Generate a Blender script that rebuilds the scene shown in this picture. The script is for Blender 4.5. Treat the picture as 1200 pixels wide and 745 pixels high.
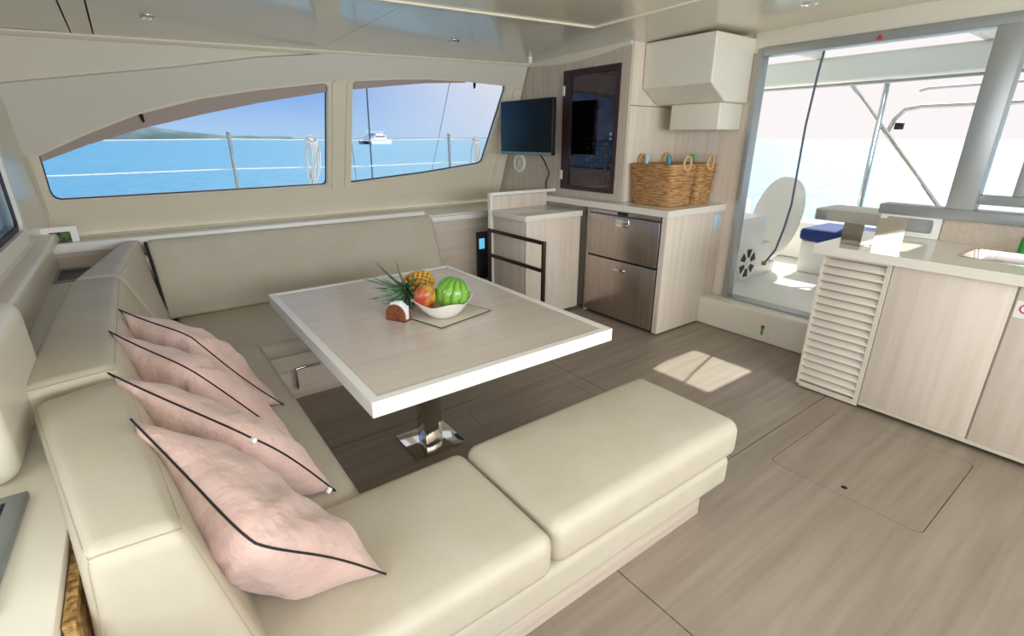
import bpy, bmesh, math, random
from mathutils import Vector, Matrix
from mathutils.geometry import tessellate_polygon
for o in list(bpy.data.objects): bpy.data.objects.remove(o)
scn = bpy.context.scene
COL = scn.collection
R = math.radians
PI = math.pi
random.seed(7)

# ------------------------------------------------------------------ camera
cam = bpy.data.cameras.new('camera'); cam_o = bpy.data.objects.new('camera', cam); COL.objects.link(cam_o)
cam.sensor_width = 36.0; cam.lens = 36.0*582.0/1200.0; cam.clip_start = 0.02; cam.clip_end = 20000
cam_o.location = (0, 0, 1.5); cam_o.rotation_euler = (R(90-19.797), 0, R(-36.6))
scn.camera = cam_o
# ------------------------------------------------------------------ sky, sun, fill lamps, exposure
SUN_EL, SUN_AZ = 50.0, 10.0
w = bpy.data.worlds.new('world'); scn.world = w; w.use_nodes = True
nt = w.node_tree; nt.nodes.clear()
tcw = nt.nodes.new('ShaderNodeTexCoord'); sep = nt.nodes.new('ShaderNodeSeparateXYZ'); nt.links.new(tcw.outputs['Generated'], sep.inputs[0])
ramp = nt.nodes.new('ShaderNodeValToRGB'); ramp.color_ramp.interpolation = 'EASE'
els = ramp.color_ramp.elements; els[0].position = 0.0; els[0].color = (0.50, 0.70, 0.93, 1); els[1].position = 1.0; els[1].color = (0.10, 0.24, 0.62, 1)
e_ = els.new(0.12); e_.color = (0.18, 0.41, 0.87, 1); e_ = els.new(0.45); e_.color = (0.17, 0.34, 0.76, 1)
nt.links.new(sep.outputs[2], ramp.inputs[0])
# milky glare spreading round the sun's side of the sky
dt = nt.nodes.new('ShaderNodeVectorMath'); dt.operation = 'DOT_PRODUCT'; dt.inputs[1].default_value = (math.cos(R(SUN_EL))*math.cos(R(SUN_AZ)), math.cos(R(SUN_EL))*math.sin(R(SUN_AZ)), math.sin(R(SUN_EL)))
nt.links.new(tcw.outputs['Generated'], dt.inputs[0])
gr_ = nt.nodes.new('ShaderNodeMapRange'); gr_.interpolation_type = 'SMOOTHSTEP'; gr_.inputs[1].default_value = 0.31; gr_.inputs[2].default_value = 0.58
nt.links.new(dt.outputs['Value'], gr_.inputs[0])
mixw = nt.nodes.new('ShaderNodeMixRGB'); mixw.inputs[2].default_value = (1.0, 0.955, 0.95, 1)
nt.links.new(gr_.outputs[0], mixw.inputs[0]); nt.links.new(ramp.outputs[0], mixw.inputs[1])
bg = nt.nodes.new('ShaderNodeBackground'); bg.inputs[1].default_value = 0.88
wo = nt.nodes.new('ShaderNodeOutputWorld')
nt.links.new(mixw.outputs[0], bg.inputs[0]); nt.links.new(bg.outputs[0], wo.inputs[0])
sl = bpy.data.lights.new('sun_offscreen', 'SUN'); sl.energy = 7.0; sl.angle = R(0.6); sl.color = (1.0, 0.95, 0.86)
so = bpy.data.objects.new('sun_offscreen', sl); COL.objects.link(so)
sv = Vector((math.cos(R(SUN_EL))*math.cos(R(SUN_AZ)), math.cos(R(SUN_EL))*math.sin(R(SUN_AZ)), math.sin(R(SUN_EL))))
so.rotation_euler = sv.to_track_quat('Z', 'Y').to_euler(); so.location = sv*30
def area(name, loc, target, sx, sy, power, color=(1, 1, 1)):
    l = bpy.data.lights.new(name, 'AREA'); l.shape = 'RECTANGLE'; l.size = sx; l.size_y = sy; l.energy = power; l.color = color
    o = bpy.data.objects.new(name, l); COL.objects.link(o); o.location = loc
    o.rotation_euler = (Vector(loc)-Vector(target)).to_track_quat('Z', 'Y').to_euler()
    return o
# added area lamps outside the unseen windows behind the camera, filling the room
area('fill_lamp_starboard_offscreen', (1.4, -2.0, 1.5), (1.4, 3.0, 1.5), 3.7, 0.8, 135, (1.0, 0.985, 0.96))
area('fill_lamp_forward_offscreen', (-1.14, -0.3, 1.5), (3.0, -0.3, 1.5), 2.6, 0.8, 58, (1.0, 0.985, 0.96))
scn.view_settings.view_transform = 'Standard'; scn.view_settings.look = 'None'
scn.view_settings.exposure = 0.15; scn.view_settings.gamma = 1.0; scn.view_settings.use_curve_mapping = False

# ------------------------------------------------------------------ materials
def lin(c):
    return tuple(((v/255)/12.92 if v/255 <= 0.04045 else ((v/255+0.055)/1.055)**2.4) for v in c)
def mat(name, col, rough=0.5, metal=0.0, spec=0.5, bump=None, var=None, coat=0.0, trans=0.0, ior=1.45, emit=None, sheen=0.0):
    """col sRGB 0-255. bump=(scale,strength,distance)  var=(col2, scale(x,y,z), contrast lo, hi, detail)"""
    m = bpy.data.materials.new(name); m.use_nodes = True; n = m.node_tree.nodes; L = m.node_tree.links
    b = n['Principled BSDF']
    b.inputs['Base Color'].default_value = (*lin(col), 1); b.inputs['Roughness'].default_value = rough; b.inputs['Metallic'].default_value = metal
    b.inputs['Specular IOR Level'].default_value = spec; b.inputs['Coat Weight'].default_value = coat; b.inputs['IOR'].default_value = ior
    b.inputs['Transmission Weight'].default_value = trans; b.inputs['Sheen Weight'].default_value = sheen
    if emit: b.inputs['Emission Color'].default_value = (*lin(emit[0]), 1); b.inputs['Emission Strength'].default_value = emit[1]
    tc = n.new('ShaderNodeNewGeometry')
    if var:
        mp = n.new('ShaderNodeMapping'); mp.inputs['Scale'].default_value = var[1]; L.new(tc.outputs['Position'], mp.inputs[0])
        ns = n.new('ShaderNodeTexNoise'); ns.inputs['Scale'].default_value = 1.0; ns.inputs['Detail'].default_value = var[4] if len(var) > 4 else 5; ns.inputs['Roughness'].default_value = 0.6
        L.new(mp.outputs[0], ns.inputs['Vector'])
        cr = n.new('ShaderNodeValToRGB'); cr.color_ramp.elements[0].position = var[2]; cr.color_ramp.elements[1].position = var[3]
        cr.color_ramp.elements[0].color = (*lin(col), 1); cr.color_ramp.elements[1].color = (*lin(var[0]), 1)
        L.new(ns.outputs['Fac'], cr.inputs[0]); L.new(cr.outputs[0], b.inputs['Base Color'])
    if bump:
        ns = n.new('ShaderNodeTexNoise'); ns.inputs['Scale'].default_value = bump[0]; ns.inputs['Detail'].default_value = 4
        L.new(tc.outputs['Position'], ns.inputs['Vector'])
        bp = n.new('ShaderNodeBump'); bp.inputs['Strength'].default_value = bump[1]; bp.inputs['Distance'].default_value = bump[2]
        L.new(ns.outputs['Fac'], bp.inputs['Height']); L.new(bp.outputs[0], b.inputs['Normal'])
    return m
M = {}
M['leather'] = mat('cream_leather', (197, 187, 167), 0.48, bump=(9, 0.2, 0.015), var=((191, 180, 157), (5, 5, 5), .35, .65))
M['leather_in'] = mat('leather_seam', (172, 158, 130), 0.6)
M['gel'] = mat('cream_gelcoat', (225, 217, 198), 0.35, coat=0.15)
M['pelmet'] = mat('pelmet_vinyl', (214, 208, 194), 0.6, bump=(120, 0.1, 0.003))
M['white'] = mat('white_gelcoat', (240, 238, 230), 0.3, coat=0.2)
M['whitelam'] = mat('white_laminate', (240, 236, 226), 0.4)
M['counter'] = mat('counter_solid_surface', (232, 225, 208), 0.22, coat=0.2)
M['woodv'] = mat('pale_oak_upright', (226, 211, 193), 0.45, var=((215, 198, 178), (22, 22, 1.1), .38, .68), bump=(60, 0.05, 0.002))
M['woodtv'] = mat('pale_oak_bulkhead', (206, 191, 172), 0.5, var=((192, 175, 155), (45, 45, 1.8), .38, .68))
M['woodx'] = mat('pale_oak_along', (212, 196, 177), 0.45, var=((198, 180, 160), (1.8, 40, 40), .38, .68))
M['woodtop'] = mat('pale_oak_table', (216, 202, 186), 0.33, var=((207, 191, 173), (1.6, 26, 26), .36, .66), coat=0.15)
M['floor'] = mat('oak_floor', (157, 143, 126), 0.42, var=((138, 123, 106), (1.0, 15, 15), .36, .68, 6))
M['seam'] = mat('dark_seam', (52, 44, 38), 0.7)
M['ceil'] = mat('ceiling_panel_gloss', (220, 216, 204), 0.16, coat=0.2)
M['ceilb'] = mat('ceiling_panel_cream', (222, 213, 190), 0.22, coat=0.2)
M['trim'] = mat('cream_trim', (228, 218, 194), 0.4)
M['alu'] = mat('brushed_aluminium', (172, 174, 172), 0.4, metal=0.6)
M['louvre'] = mat('pale_slat_paint', (220, 208, 190), 0.5)
M['chrome'] = mat('chrome', (225, 222, 216), 0.08, metal=1.0)
M['steel'] = mat('brushed_steel', (196, 184, 174), 0.30, metal=0.95, var=((182, 170, 160), (50, 50, 2), .35, .65))
M['steelb'] = mat('polished_steel', (205, 200, 192), 0.1, metal=1.0)
M['bronze'] = mat('dark_bronze_rail', (62, 50, 43), 0.35, metal=0.6)
M['black'] = mat('black_plastic', (22, 21, 22), 0.45)
M['screen'] = mat('screen_glass', (10, 20, 24), 0.3, spec=0.3)
M['panelframe'] = mat('dark_brown_frame', (58, 36, 38), 0.4)
M['pillow'] = mat('dusty_pink_velvet', (212, 181, 168), 0.85, spec=0.2, bump=(14, 0.6, 0.03), var=((204, 170, 156), (7, 7, 7), .35, .65), sheen=0.3)
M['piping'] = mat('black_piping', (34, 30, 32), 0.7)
M['wick'] = mat('woven_seagrass', (202, 156, 102), 0.75, var=((146, 100, 58), (16, 16, 130), .38, .62))
M['wickh'] = mat('seagrass_handle', (212, 176, 128), 0.75, var=((188, 148, 100), (90, 90, 90), .4, .6))
M['navy'] = mat('navy_canvas', (36, 62, 118), 0.8)
M['green'] = mat('green_plastic', (52, 160, 60), 0.4)
M['teal'] = mat('teal_plastic', (64, 160, 176), 0.4)
M['red'] = mat('red_mark', (196, 44, 40), 0.5)
M['ceramic'] = mat('white_ceramic', (240, 236, 226), 0.18, coat=0.4)
M['mat'] = mat('linen_placemat', (206, 198, 176), 0.9, bump=(220, 0.4, 0.003))
M['mahog'] = mat('reddish_wood', (146, 82, 50), 0.45, var=((112, 58, 34), (20, 60, 20), .35, .65))
M['paper'] = mat('napkin_paper', (246, 246, 244), 0.9)
M['mango'] = mat('mango_skin', (190, 164, 60), 0.35, var=((176, 62, 50), (11, 11, 13), .42, .58), coat=0.1)
M['melon'] = mat('watermelon_skin', (140, 182, 66), 0.3, coat=0.2)
M['melond'] = mat('watermelon_stripe', (92, 150, 52), 0.3, coat=0.2)
M['melony'] = mat('watermelon_yellow', (214, 200, 70), 0.35)
M['pine'] = mat('pineapple_skin', (226, 180, 66), 0.5, var=((198, 136, 44), (40, 40, 40), .4, .62))
M['pined'] = mat('pineapple_groove', (112, 92, 40), 0.6)
M['leaf'] = mat('pineapple_leaf', (92, 130, 88), 0.45, var=((150, 174, 140), (30, 30, 30), .4, .65))
M['laptop'] = mat('grey_aluminium_case', (140, 146, 146), 0.4, metal=0.5)
M['gasket'] = mat('dark_gasket', (52, 50, 56), 0.6)
M['blind'] = mat('taupe_blind', (176, 160, 152), 0.75)
M['foam'] = mat('raw_plywood_edge', (196, 158, 96), 0.8, var=((120, 84, 44), (60, 60, 60), .4, .6))
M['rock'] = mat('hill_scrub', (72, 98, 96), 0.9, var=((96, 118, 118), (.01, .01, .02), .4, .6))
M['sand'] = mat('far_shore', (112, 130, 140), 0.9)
M['ropew'] = mat('white_rope', (232, 232, 232), 0.8)
M['bluetape'] = mat('pale_blue_label', (186, 210, 224), 0.6)
M['liner'] = mat('pale_blue_liner', (206, 226, 236), 0.25)
M['rod'] = mat('grey_blue_rod', (92, 104, 122), 0.4)
M['lens'] = mat('unlit_lamp_lens', (196, 196, 192), 0.25)
M['led'] = mat('lit_display', (90, 190, 230), 0.3, emit=((110, 210, 250), .7))
M['photo_green'] = mat('plant_print', (96, 118, 52), 0.6, var=((44, 48, 30), (60, 60, 60), .4, .6))
def glass(name, tint, gl=0.10, rough=0.0):
    m = bpy.data.materials.new(name); m.use_nodes = True; n = m.node_tree.nodes; L = m.node_tree.links; n.clear()
    t = n.new('ShaderNodeBsdfTransparent'); t.inputs[0].default_value = (*lin(tint), 1)
    g = n.new('ShaderNodeBsdfGlossy'); g.inputs['Roughness'].default_value = rough
    f = n.new('ShaderNodeFresnel'); f.inputs[0].default_value = 1.45
    mt = n.new('ShaderNodeMath'); mt.operation = 'MULTIPLY'; mt.inputs[1].default_value = gl*10
    mx = n.new('ShaderNodeMixShader'); o = n.new('ShaderNodeOutputMaterial')
    L.new(f.outputs[0], mt.inputs[0]); L.new(mt.outputs[0], mx.inputs[0]); L.new(t.outputs[0], mx.inputs[1]); L.new(g.outputs[0], mx.inputs[2]); L.new(mx.outputs[0], o.inputs[0])
    return m
M['glass'] = glass('window_glass', (246, 250, 255), 0.06)
M['smoke'] = glass('smoked_acrylic', (212, 202, 208), 0.07)
M['roofglass'] = glass('added_sun_pane_glass', (246, 250, 252), 0.06)
def sea_mat():
    m = bpy.data.materials.new('sea_water'); m.use_nodes = True; n = m.node_tree.nodes; L = m.node_tree.links; b = n['Principled BSDF']
    b.inputs['Base Color'].default_value = (*lin((48, 168, 208)), 1); b.inputs['Roughness'].default_value = 0.4; b.inputs['Specular IOR Level'].default_value = 1.0; b.inputs['IOR'].default_value = 1.33
    g = n.new('ShaderNodeNewGeometry')
    ns = n.new('ShaderNodeTexNoise'); ns.inputs['Scale'].default_value = 0.5; ns.inputs['Detail'].default_value = 6
    L.new(g.outputs['Position'], ns.inputs['Vector'])
    bp = n.new('ShaderNodeBump'); bp.inputs['Strength'].default_value = 0.5; bp.inputs['Distance'].default_value = 0.5
    L.new(ns.outputs['Fac'], bp.inputs['Height']); L.new(bp.outputs[0], b.inputs['Normal'])
    n2 = n.new('ShaderNodeTexNoise'); n2.inputs['Scale'].default_value = 0.02; n2.inputs['Detail'].default_value = 3; L.new(g.outputs['Position'], n2.inputs['Vector'])
    cr = n.new('ShaderNodeValToRGB'); cr.color_ramp.elements[0].position = .35; cr.color_ramp.elements[1].position = .7
    cr.color_ramp.elements[0].color = (0.015, 0.19, 0.31, 1); cr.color_ramp.elements[1].color = (0.025, 0.22, 0.34, 1)
    L.new(n2.outputs['Fac'], cr.inputs[0]); L.new(cr.outputs[0], b.inputs['Base Color'])
    gl = n.new('ShaderNodeBsdfGlossy'); gl.inputs['Roughness'].default_value = 0.62; L.new(bp.outputs[0], gl.inputs['Normal'])
    mx = n.new('ShaderNodeMixShader'); mx.inputs[0].default_value = 0.095
    L.new(b.outputs[0], mx.inputs[1]); L.new(gl.outputs[0], mx.inputs[2]); L.new(mx.outputs[0], n['Material Output'].inputs[0])
    return m
M['sea'] = sea_mat()

# ------------------------------------------------------------------ builders
def link(name, me, m, parent=None, smooth=None):
    if m is not None:
        me.materials.append(M[m] if isinstance(m, str) else m)
    if smooth is not None:
        for p in me.polygons: p.use_smooth = True
        try: me.set_sharp_from_angle(angle=R(smooth))
        except Exception: pass
    o = bpy.data.objects.new(name, me); COL.objects.link(o)
    if parent is not None:
        o.parent = parent; o.matrix_parent_inverse = wm(parent).inverted()
    return o
def wm(o):
    m = o.matrix_basis.copy()
    if o.parent is not None: m = wm(o.parent) @ o.matrix_parent_inverse @ m
    return m
def pyd(name, verts, faces, m, parent=None, smooth=None):
    me = bpy.data.meshes.new(name); me.from_pydata([tuple(v) for v in verts], [], faces); me.validate(); me.update()
    bm = bmesh.new(); bm.from_mesh(me); bmesh.ops.recalc_face_normals(bm, faces=bm.faces); bm.to_mesh(me); bm.free()
    return link(name, me, m, parent, smooth)
def from_bm(name, bm, m, parent=None, smooth=None):
    bmesh.ops.recalc_face_normals(bm, faces=bm.faces)
    me = bpy.data.meshes.new(name); bm.to_mesh(me); bm.free(); return link(name, me, m, parent, smooth)
def add_box(bm, x0, x1, y0, y1, z0, z1, bev=0.0, seg=2, mtx=None):
    r = bmesh.ops.create_cube(bm, size=1.0)['verts']
    for v in r: v.co = Vector(((x0+x1)/2+v.co.x*(x1-x0), (y0+y1)/2+v.co.y*(y1-y0), (z0+z1)/2+v.co.z*(z1-z0)))
    if bev > 0:
        es = list({e for v in r for e in v.link_edges})
        rr = bmesh.ops.bevel(bm, geom=es, offset=bev, segments=seg, affect='EDGES', profile=0.5)
        r = list({v for f in rr['faces'] for v in f.verts} | {v for v in r if v.is_valid})
    if mtx is not None:
        for v in r: v.co = mtx @ v.co
    return r
def box(name, x0, x1, y0, y1, z0, z1, m, parent=None, bev=0.003, seg=2, mtx=None):
    bm = bmesh.new(); add_box(bm, min(x0, x1), max(x0, x1), min(y0, y1), max(y0, y1), min(z0, z1), max(z0, z1), bev, seg, mtx)
    return from_bm(name, bm, m, parent, 40)
def add_tube(bm, pts, r, n=8, closed=False, caps=True):
    pts = [Vector(p) for p in pts]; N = len(pts); rings = []
    up = None
    for i, p in enumerate(pts):
        if closed: t = pts[(i+1) % N]-pts[i-1]
        else: t = pts[min(i+1, N-1)]-pts[max(i-1, 0)]
        t.normalize()
        if up is None:
            up = Vector((0, 0, 1)) if abs(t.z) < 0.9 else Vector((1, 0, 0))
        s = t.cross(up); s.normalize(); up = s.cross(t); up.normalize()
        rr = r(i/max(1, N-1)) if callable(r) else r
        rings.append([bm.verts.new(p+(s*math.cos(a)+up*math.sin(a))*rr) for a in [2*PI*k/n for k in range(n)]])
    M_ = N if closed else N-1
    for i in range(M_):
        a, b = rings[i], rings[(i+1) % N]
        for k in range(n): bm.faces.new((a[k], a[(k+1) % n], b[(k+1) % n], b[k]))
    if not closed and caps:
        bm.faces.new(rings[0]); bm.faces.new(rings[-1][::-1])
def tube(name, pts, r, m, parent=None, n=8, closed=False):
    bm = bmesh.new(); add_tube(bm, pts, r, n, closed); return from_bm(name, bm, m, parent, 50)
def add_lathe(bm, prof, loc=(0, 0, 0), n=24, mtx=None):
    rings = []; loc = Vector(loc)
    for (r, z) in prof:
        if r < 1e-6: ring = [bm.verts.new(Vector((0, 0, z)))]
        else: ring = [bm.verts.new(Vector((r*math.cos(2*PI*k/n), r*math.sin(2*PI*k/n), z))) for k in range(n)]
        rings.append(ring)
    for a, b in zip(rings[:-1], rings[1:]):
        for k in range(n):
            k2 = (k+1) % n
            if len(a) == 1 and len(b) == 1: continue
            if len(a) == 1: bm.faces.new((a[0], b[k2], b[k]))
            elif len(b) == 1: bm.faces.new((a[k], a[k2], b[0]))
            else: bm.faces.new((a[k], a[k2], b[k2], b[k]))
    for ring in rings:
        for v in ring:
            v.co = (mtx @ v.co if mtx is not None else v.co)+loc
def lathe(name, prof, loc, m, parent=None, n=24, mtx=None, smooth=40):
    bm = bmesh.new(); add_lathe(bm, prof, loc, n, mtx); return from_bm(name, bm, m, parent, smooth)
def plate(name, outer, holes, fn, t, m, parent=None, smooth=None):
    """flat plate with holes; fn(u,v,w) maps to 3D, w from 0 (front) to t (back)"""
    loops = [list(outer)]+[list(h) for h in holes]
    flat = [p for l in loops for p in l]
    tris = tessellate_polygon([[Vector((p[0], p[1], 0)) for p in l] for l in loops])
    N = len(flat)
    verts = [fn(p[0], p[1], 0) for p in flat]+[fn(p[0], p[1], t) for p in flat]
    faces = [tuple(x) for x in tris]+[tuple(i+N for i in x)[::-1] for x in tris]
    k = 0
    for l in loops:
        n = len(l)
        for i in range(n): faces.append((k+i, k+(i+1) % n, k+(i+1) % n+N, k+i+N))
        k += n
    return pyd(name, verts, faces, m, parent, smooth)
def rrect(u0, u1, v0, v1, r, n=5):
    o = []
    for (cu, cv, a0) in ((u1-r, v1-r, 0), (u0+r, v1-r, 90), (u0+r, v0+r, 180), (u1-r, v0+r, 270)):
        for k in range(n+1):
            a = R(a0+90*k/n); o.append((cu+r*math.cos(a), cv+r*math.sin(a)))
    return o
def ring_pts(h, r, m=5):
    c = [h-r+r*math.tan(a) for a in (R(45), R(30), R(15), 0)]
    inner = [-(h-r)+2*(h-r)*k/(m+1) for k in range(1, m+1)]
    return [-x for x in c]+inner+c[::-1]
def softverts(hx, hy, hz, r, m=5):
    """rounded box as grid on 6 faces; returns verts,faces"""
    ax = [ring_pts(hx, r, m), ring_pts(hy, r, m), ring_pts(hz, r, max(1, m//2))]; h = (hx, hy, hz)
    verts = []; idx = {}; faces = []
    def vid(q):
        k = (round(q[0], 6), round(q[1], 6), round(q[2], 6))
        if k not in idx:
            c = [max(-(h[i]-r), min(h[i]-r, q[i])) for i in range(3)]
            d = Vector([q[i]-c[i] for i in range(3)])
            if d.length > 0: d = d.normalized()*r
            idx[k] = len(verts); verts.append(Vector(c)+d)
        return idx[k]
    for a in range(3):
        b, c = (a+1) % 3, (a+2) % 3
        for s in (-1, 1):
            for i in range(len(ax[b])-1):
                for j in range(len(ax[c])-1):
                    f = []
                    for (ii, jj) in ((i, j), (i+1, j), (i+1, j+1), (i, j+1)):
                        q = [0, 0, 0]; q[a] = s*h[a]; q[b] = ax[b][ii]; q[c] = ax[c][jj]; f.append(vid(q))
                    faces.append(f if s > 0 else f[::-1])
    return verts, faces
def softbox(name, x0, x1, y0, y1, z0, z1, r, m, parent=None, crown=0.0, mtx=None, sub=6):
    hx, hy, hz = (x1-x0)/2, (y1-y0)/2, (z1-z0)/2
    vs, fs = softverts(hx, hy, hz, min(r, hx*.98, hy*.98, hz*.98), sub); out = []
    for v in vs:
        cz = v.z
        if v.z > 0: cz += crown*max(0, 1-(v.x/hx)**2)*max(0, 1-(v.y/hy)**2)
        p = Vector(((x0+x1)/2+v.x, (y0+y1)/2+v.y, (z0+z1)/2+cz)); out.append(mtx @ p if mtx is not None else p)
    return pyd(name, out, fs, m, parent, 60)
def softhex(name, bot, top, r, m, parent=None, crown=0.0, sub=8, bulge=0.0):
    """bot/top: 4 xyz corners each, same order (u-,v-),(u+,v-),(u+,v+),(u-,v+)"""
    B = [Vector(p) for p in bot]; T = [Vector(p) for p in top]
    hx = ((B[1]-B[0]).length+(T[1]-T[0]).length+(B[2]-B[3]).length+(T[2]-T[3]).length)/8
    hy = ((B[3]-B[0]).length+(T[3]-T[0]).length+(B[2]-B[1]).length+(T[2]-T[1]).length)/8
    hz = sum((T[i]-B[i]).length for i in range(4))/8
    vs, fs = softverts(hx, hy, hz, min(r, hx*.98, hy*.98, hz*.98), sub); out = []
    for v in vs:
        a, b, c = (v.x/hx+1)/2, (v.y/hy+1)/2, (v.z/hz+1)/2
        lo = B[0]*(1-a)*(1-b)+B[1]*a*(1-b)+B[2]*a*b+B[3]*(1-a)*b
        hi = T[0]*(1-a)*(1-b)+T[1]*a*(1-b)+T[2]*a*b+T[3]*(1-a)*b
        p = lo.lerp(hi, c)
        if crown and c > .5: p.z += crown*16*a*(1-a)*b*(1-b)
        if bulge and a > .5: p += (B[1]-B[0]).normalized()*bulge*16*b*(1-b)*c*(1-c)*(a-.5)*2
        out.append(p)
    return pyd(name, out, fs, m, parent, 60)
def tag(o, label=None, cat=None, group=None, kind=None):
    if label: o['label'] = label
    if cat: o['category'] = cat
    if group: o['group'] = group
    if kind: o['kind'] = kind
    return o
def thing(name, loc, label, cat, group=None):
    o = bpy.data.objects.new(name, None); COL.objects.link(o); o.location = loc; o.empty_display_size = 0.1
    return tag(o, label, cat, group)
def struct(o, label=None, cat=None): return tag(o, label, cat, None, 'structure')

# ------------------------------------------------------------------ SEA, SHORE, SKYLINE
SEA = -1.3
g = 6000
sea = pyd('sea', [(-g, -g, SEA), (g, -g, SEA), (g, g, SEA), (-g, g, SEA)], [(0, 1, 2, 3)], 'sea')
tag(sea, 'calm turquoise sea stretching to the horizon all round', 'sea', kind='stuff')
def hill(name, prof, y, depth, m, label):
    # prof: list of (x, h); a long low headland with rounded back
    vs = []; fs = []; K = 6
    for (x, hh) in prof:
        for k in range(K+1):
            a = PI*k/K
            vs.append((x+random.uniform(-2, 2), y-math.cos(a)*depth, SEA+hh*math.sin(a)*random.uniform(.93, 1.05)))
    for i in range(len(prof)-1):
        for k in range(K):
            a = i*(K+1)+k; fs.append((a, a+K+1, a+K+2, a+1))
    return struct(pyd(name, vs, fs, m, None, 60), label, 'land')
def hp(x0, x1, n, pk, base, hh):
    o = []
    for i in range(n+1):
        t = i/n; x = x0+(x1-x0)*t
        o.append((x, base+hh*math.exp(-((t-pk)/.22)**2)+random.uniform(0, base*.5)))
    return o
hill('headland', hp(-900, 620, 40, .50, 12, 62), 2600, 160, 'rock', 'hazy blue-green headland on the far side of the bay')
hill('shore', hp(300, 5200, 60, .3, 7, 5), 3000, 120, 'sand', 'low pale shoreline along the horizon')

# ------------------------------------------------------------------ ROOM SHELL
def zc(x, y): return 2.08+0.028*x+0.05*max(0, min(1, (4.1-y)/2.5))
YW = lambda z: 4.55-0.4*(z-1.1)                     # sloping inner face of the side wall
def wsf(off): # map on the side wall, off = how far proud of it (towards the room)
    n = Vector((0, 1, .4)).normalized()
    return lambda u, v, t: Vector((u, YW(v), v))+n*(t-off)
# floor with panels
fl = struct(box('floor', -1.1, 3.9, -1.95, 4.5, -0.06, -0.012, 'seam', None, 0))
FZ = lambda u, v, t: Vector((u, v, -t))
G_ = 0.0025
hatch1 = rrect(2.27, 3.04, .29, .91, .035); hatch2 = rrect(1.30, 2.05, 1.50, 2.20, .04)
def shrink(l, d):
    cx = sum(p[0] for p in l)/len(l); cy = sum(p[1] for p in l)/len(l)
    wx = max(p[0] for p in l)-cx; wy = max(p[1] for p in l)-cy
    return [(cx+(p[0]-cx)*(1-d/wx), cy+(p[1]-cy)*(1-d/wy)) for p in l]
def fpanel(x0, x1, y0, y1, holes=()):
    plate('floor_panel', [(x0+G_, y0+G_), (x1-G_, y0+G_), (x1-G_, y1-G_), (x0+G_, y1-G_)], holes, FZ, .012, 'floor', fl)
fpanel(-1.1, 1.155, -1.95, 1.035)
fpanel(1.155, 3.9, -1.95, 1.035, [hatch1])
fpanel(2.15, 3.9, 1.035, 4.5)
fpanel(-1.1, 2.15, 1.035, 2.30, [hatch2])
fpanel(-1.1, 2.15, 2.30, 4.5)
hh1 = plate('floor_hatch', shrink(hatch1, .003), [], FZ, .012, 'floor', fl); hh2 = plate('floor_hatch', shrink(hatch2, .003), [], FZ, .012, 'floor', fl)
lathe('hatch_latch', [(0, .0015), (.012, .0015), (.013, 0)], (2.34, .60, 0), 'black', hh1, 16)
lathe('hatch_latch', [(0, .0015), (.012, .0015), (.013, 0)], (1.38, 1.85, 0), 'black', hh2, 16)

# side wall with the two big windows
w1_top = [(-0.434, 1.399), (-0.171, 1.527), (0.126, 1.653), (0.502, 1.762), (0.871, 1.833), (1.329, 1.9)]
win1 = [(-0.444, 1.171), (-0.440, 1.135), (-0.425, 1.115), (-0.40, 1.106), (.5, 1.112), (1.335, 1.120), (1.357, 1.128), (1.365, 1.15), (1.365, 1.88), (1.355, 1.897)]+w1_top[::-1]
win2 = [(1.576, 1.14), (1.59, 1.130), (1.62, 1.130), (2.3, 1.185), (2.90, 1.255), (2.93, 1.265), (2.95, 1.285), (3.05, 1.93), (3.045, 1.965), (3.02, 1.975), (2.6, 1.985), (2.209, 1.981), (1.9, 1.96), (1.58, 1.930), (1.566, 1.92)]
ws = plate('wall_side', [(-1.1, .84), (3.95, .84), (3.95, 2.35), (-1.1, 2.35)], [win1, win2], wsf(0), .05, 'gel'); struct(ws)
# raised window surround
def grow(l, d):
    n = len(l); o = []
    area_ = sum(l[i][0]*l[(i+1) % n][1]-l[(i+1) % n][0]*l[i][1] for i in range(n))
    s = 1 if area_ > 0 else -1
    for i in range(n):
        a, b, c = Vector(l[i-1]), Vector(l[i]), Vector(l[(i+1) % n])
        e1 = (b-a).normalized(); e2 = (c-b).normalized()
        nn = Vector((e1.y+e2.y, -e1.x-e2.x)); nn.normalize()
        k = max(.5, nn.dot(Vector((e1.y, -e1.x))))
        o.append(tuple(b+nn*d*s/k))
    return o
sur = plate('window_surround', [(-.485, 1.017), (1.126, 1.012), (3.20, .985), (3.20, 2.0), (2.2, 2.03), (1.384, 1.95), (.5, 1.80), (.126, 1.70), (-.45, 1.44), (-.485, 1.42)], [grow(win1, .004), grow(win2, .004)], wsf(.016), .016, 'trim', ws)
# round-edged mullion column between the windows and end column
for (xa, xb) in ((1.40, 1.425), (1.512, 1.537)):
    plate('mullion_rib', [(xa, 1.10), (xb, 1.10), (xb, 1.93), (xa, 1.92)], [], wsf(.028), .012, 'trim', ws)
plate('end_column', [(3.085, 1.0), (3.20, .99), (3.20, 1.97), (3.13, 1.975)], [], wsf(.045), .03, 'trim', ws)
pel = plate('pelmet', [(-.60, 1.41), (-.434, 1.416), (-.31, 1.485), (-.171, 1.549), (-.02, 1.617), (.126, 1.677), (.31, 1.737), (.503, 1.785), (.69, 1.822), (.871, 1.854), (1.13, 1.896), (1.384, 1.929), (1.8, 1.973), (2.209, 1.999), (2.7, 2.0), (3.225, 1.983), (3.23, 2.155), (2.4, 2.14), (1.467, 2.117), (.9, 2.045), (.36, 1.944), (-.486, 1.808), (-.60, 1.787)], [], wsf(.03), .029, 'pelmet', ws)
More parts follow.
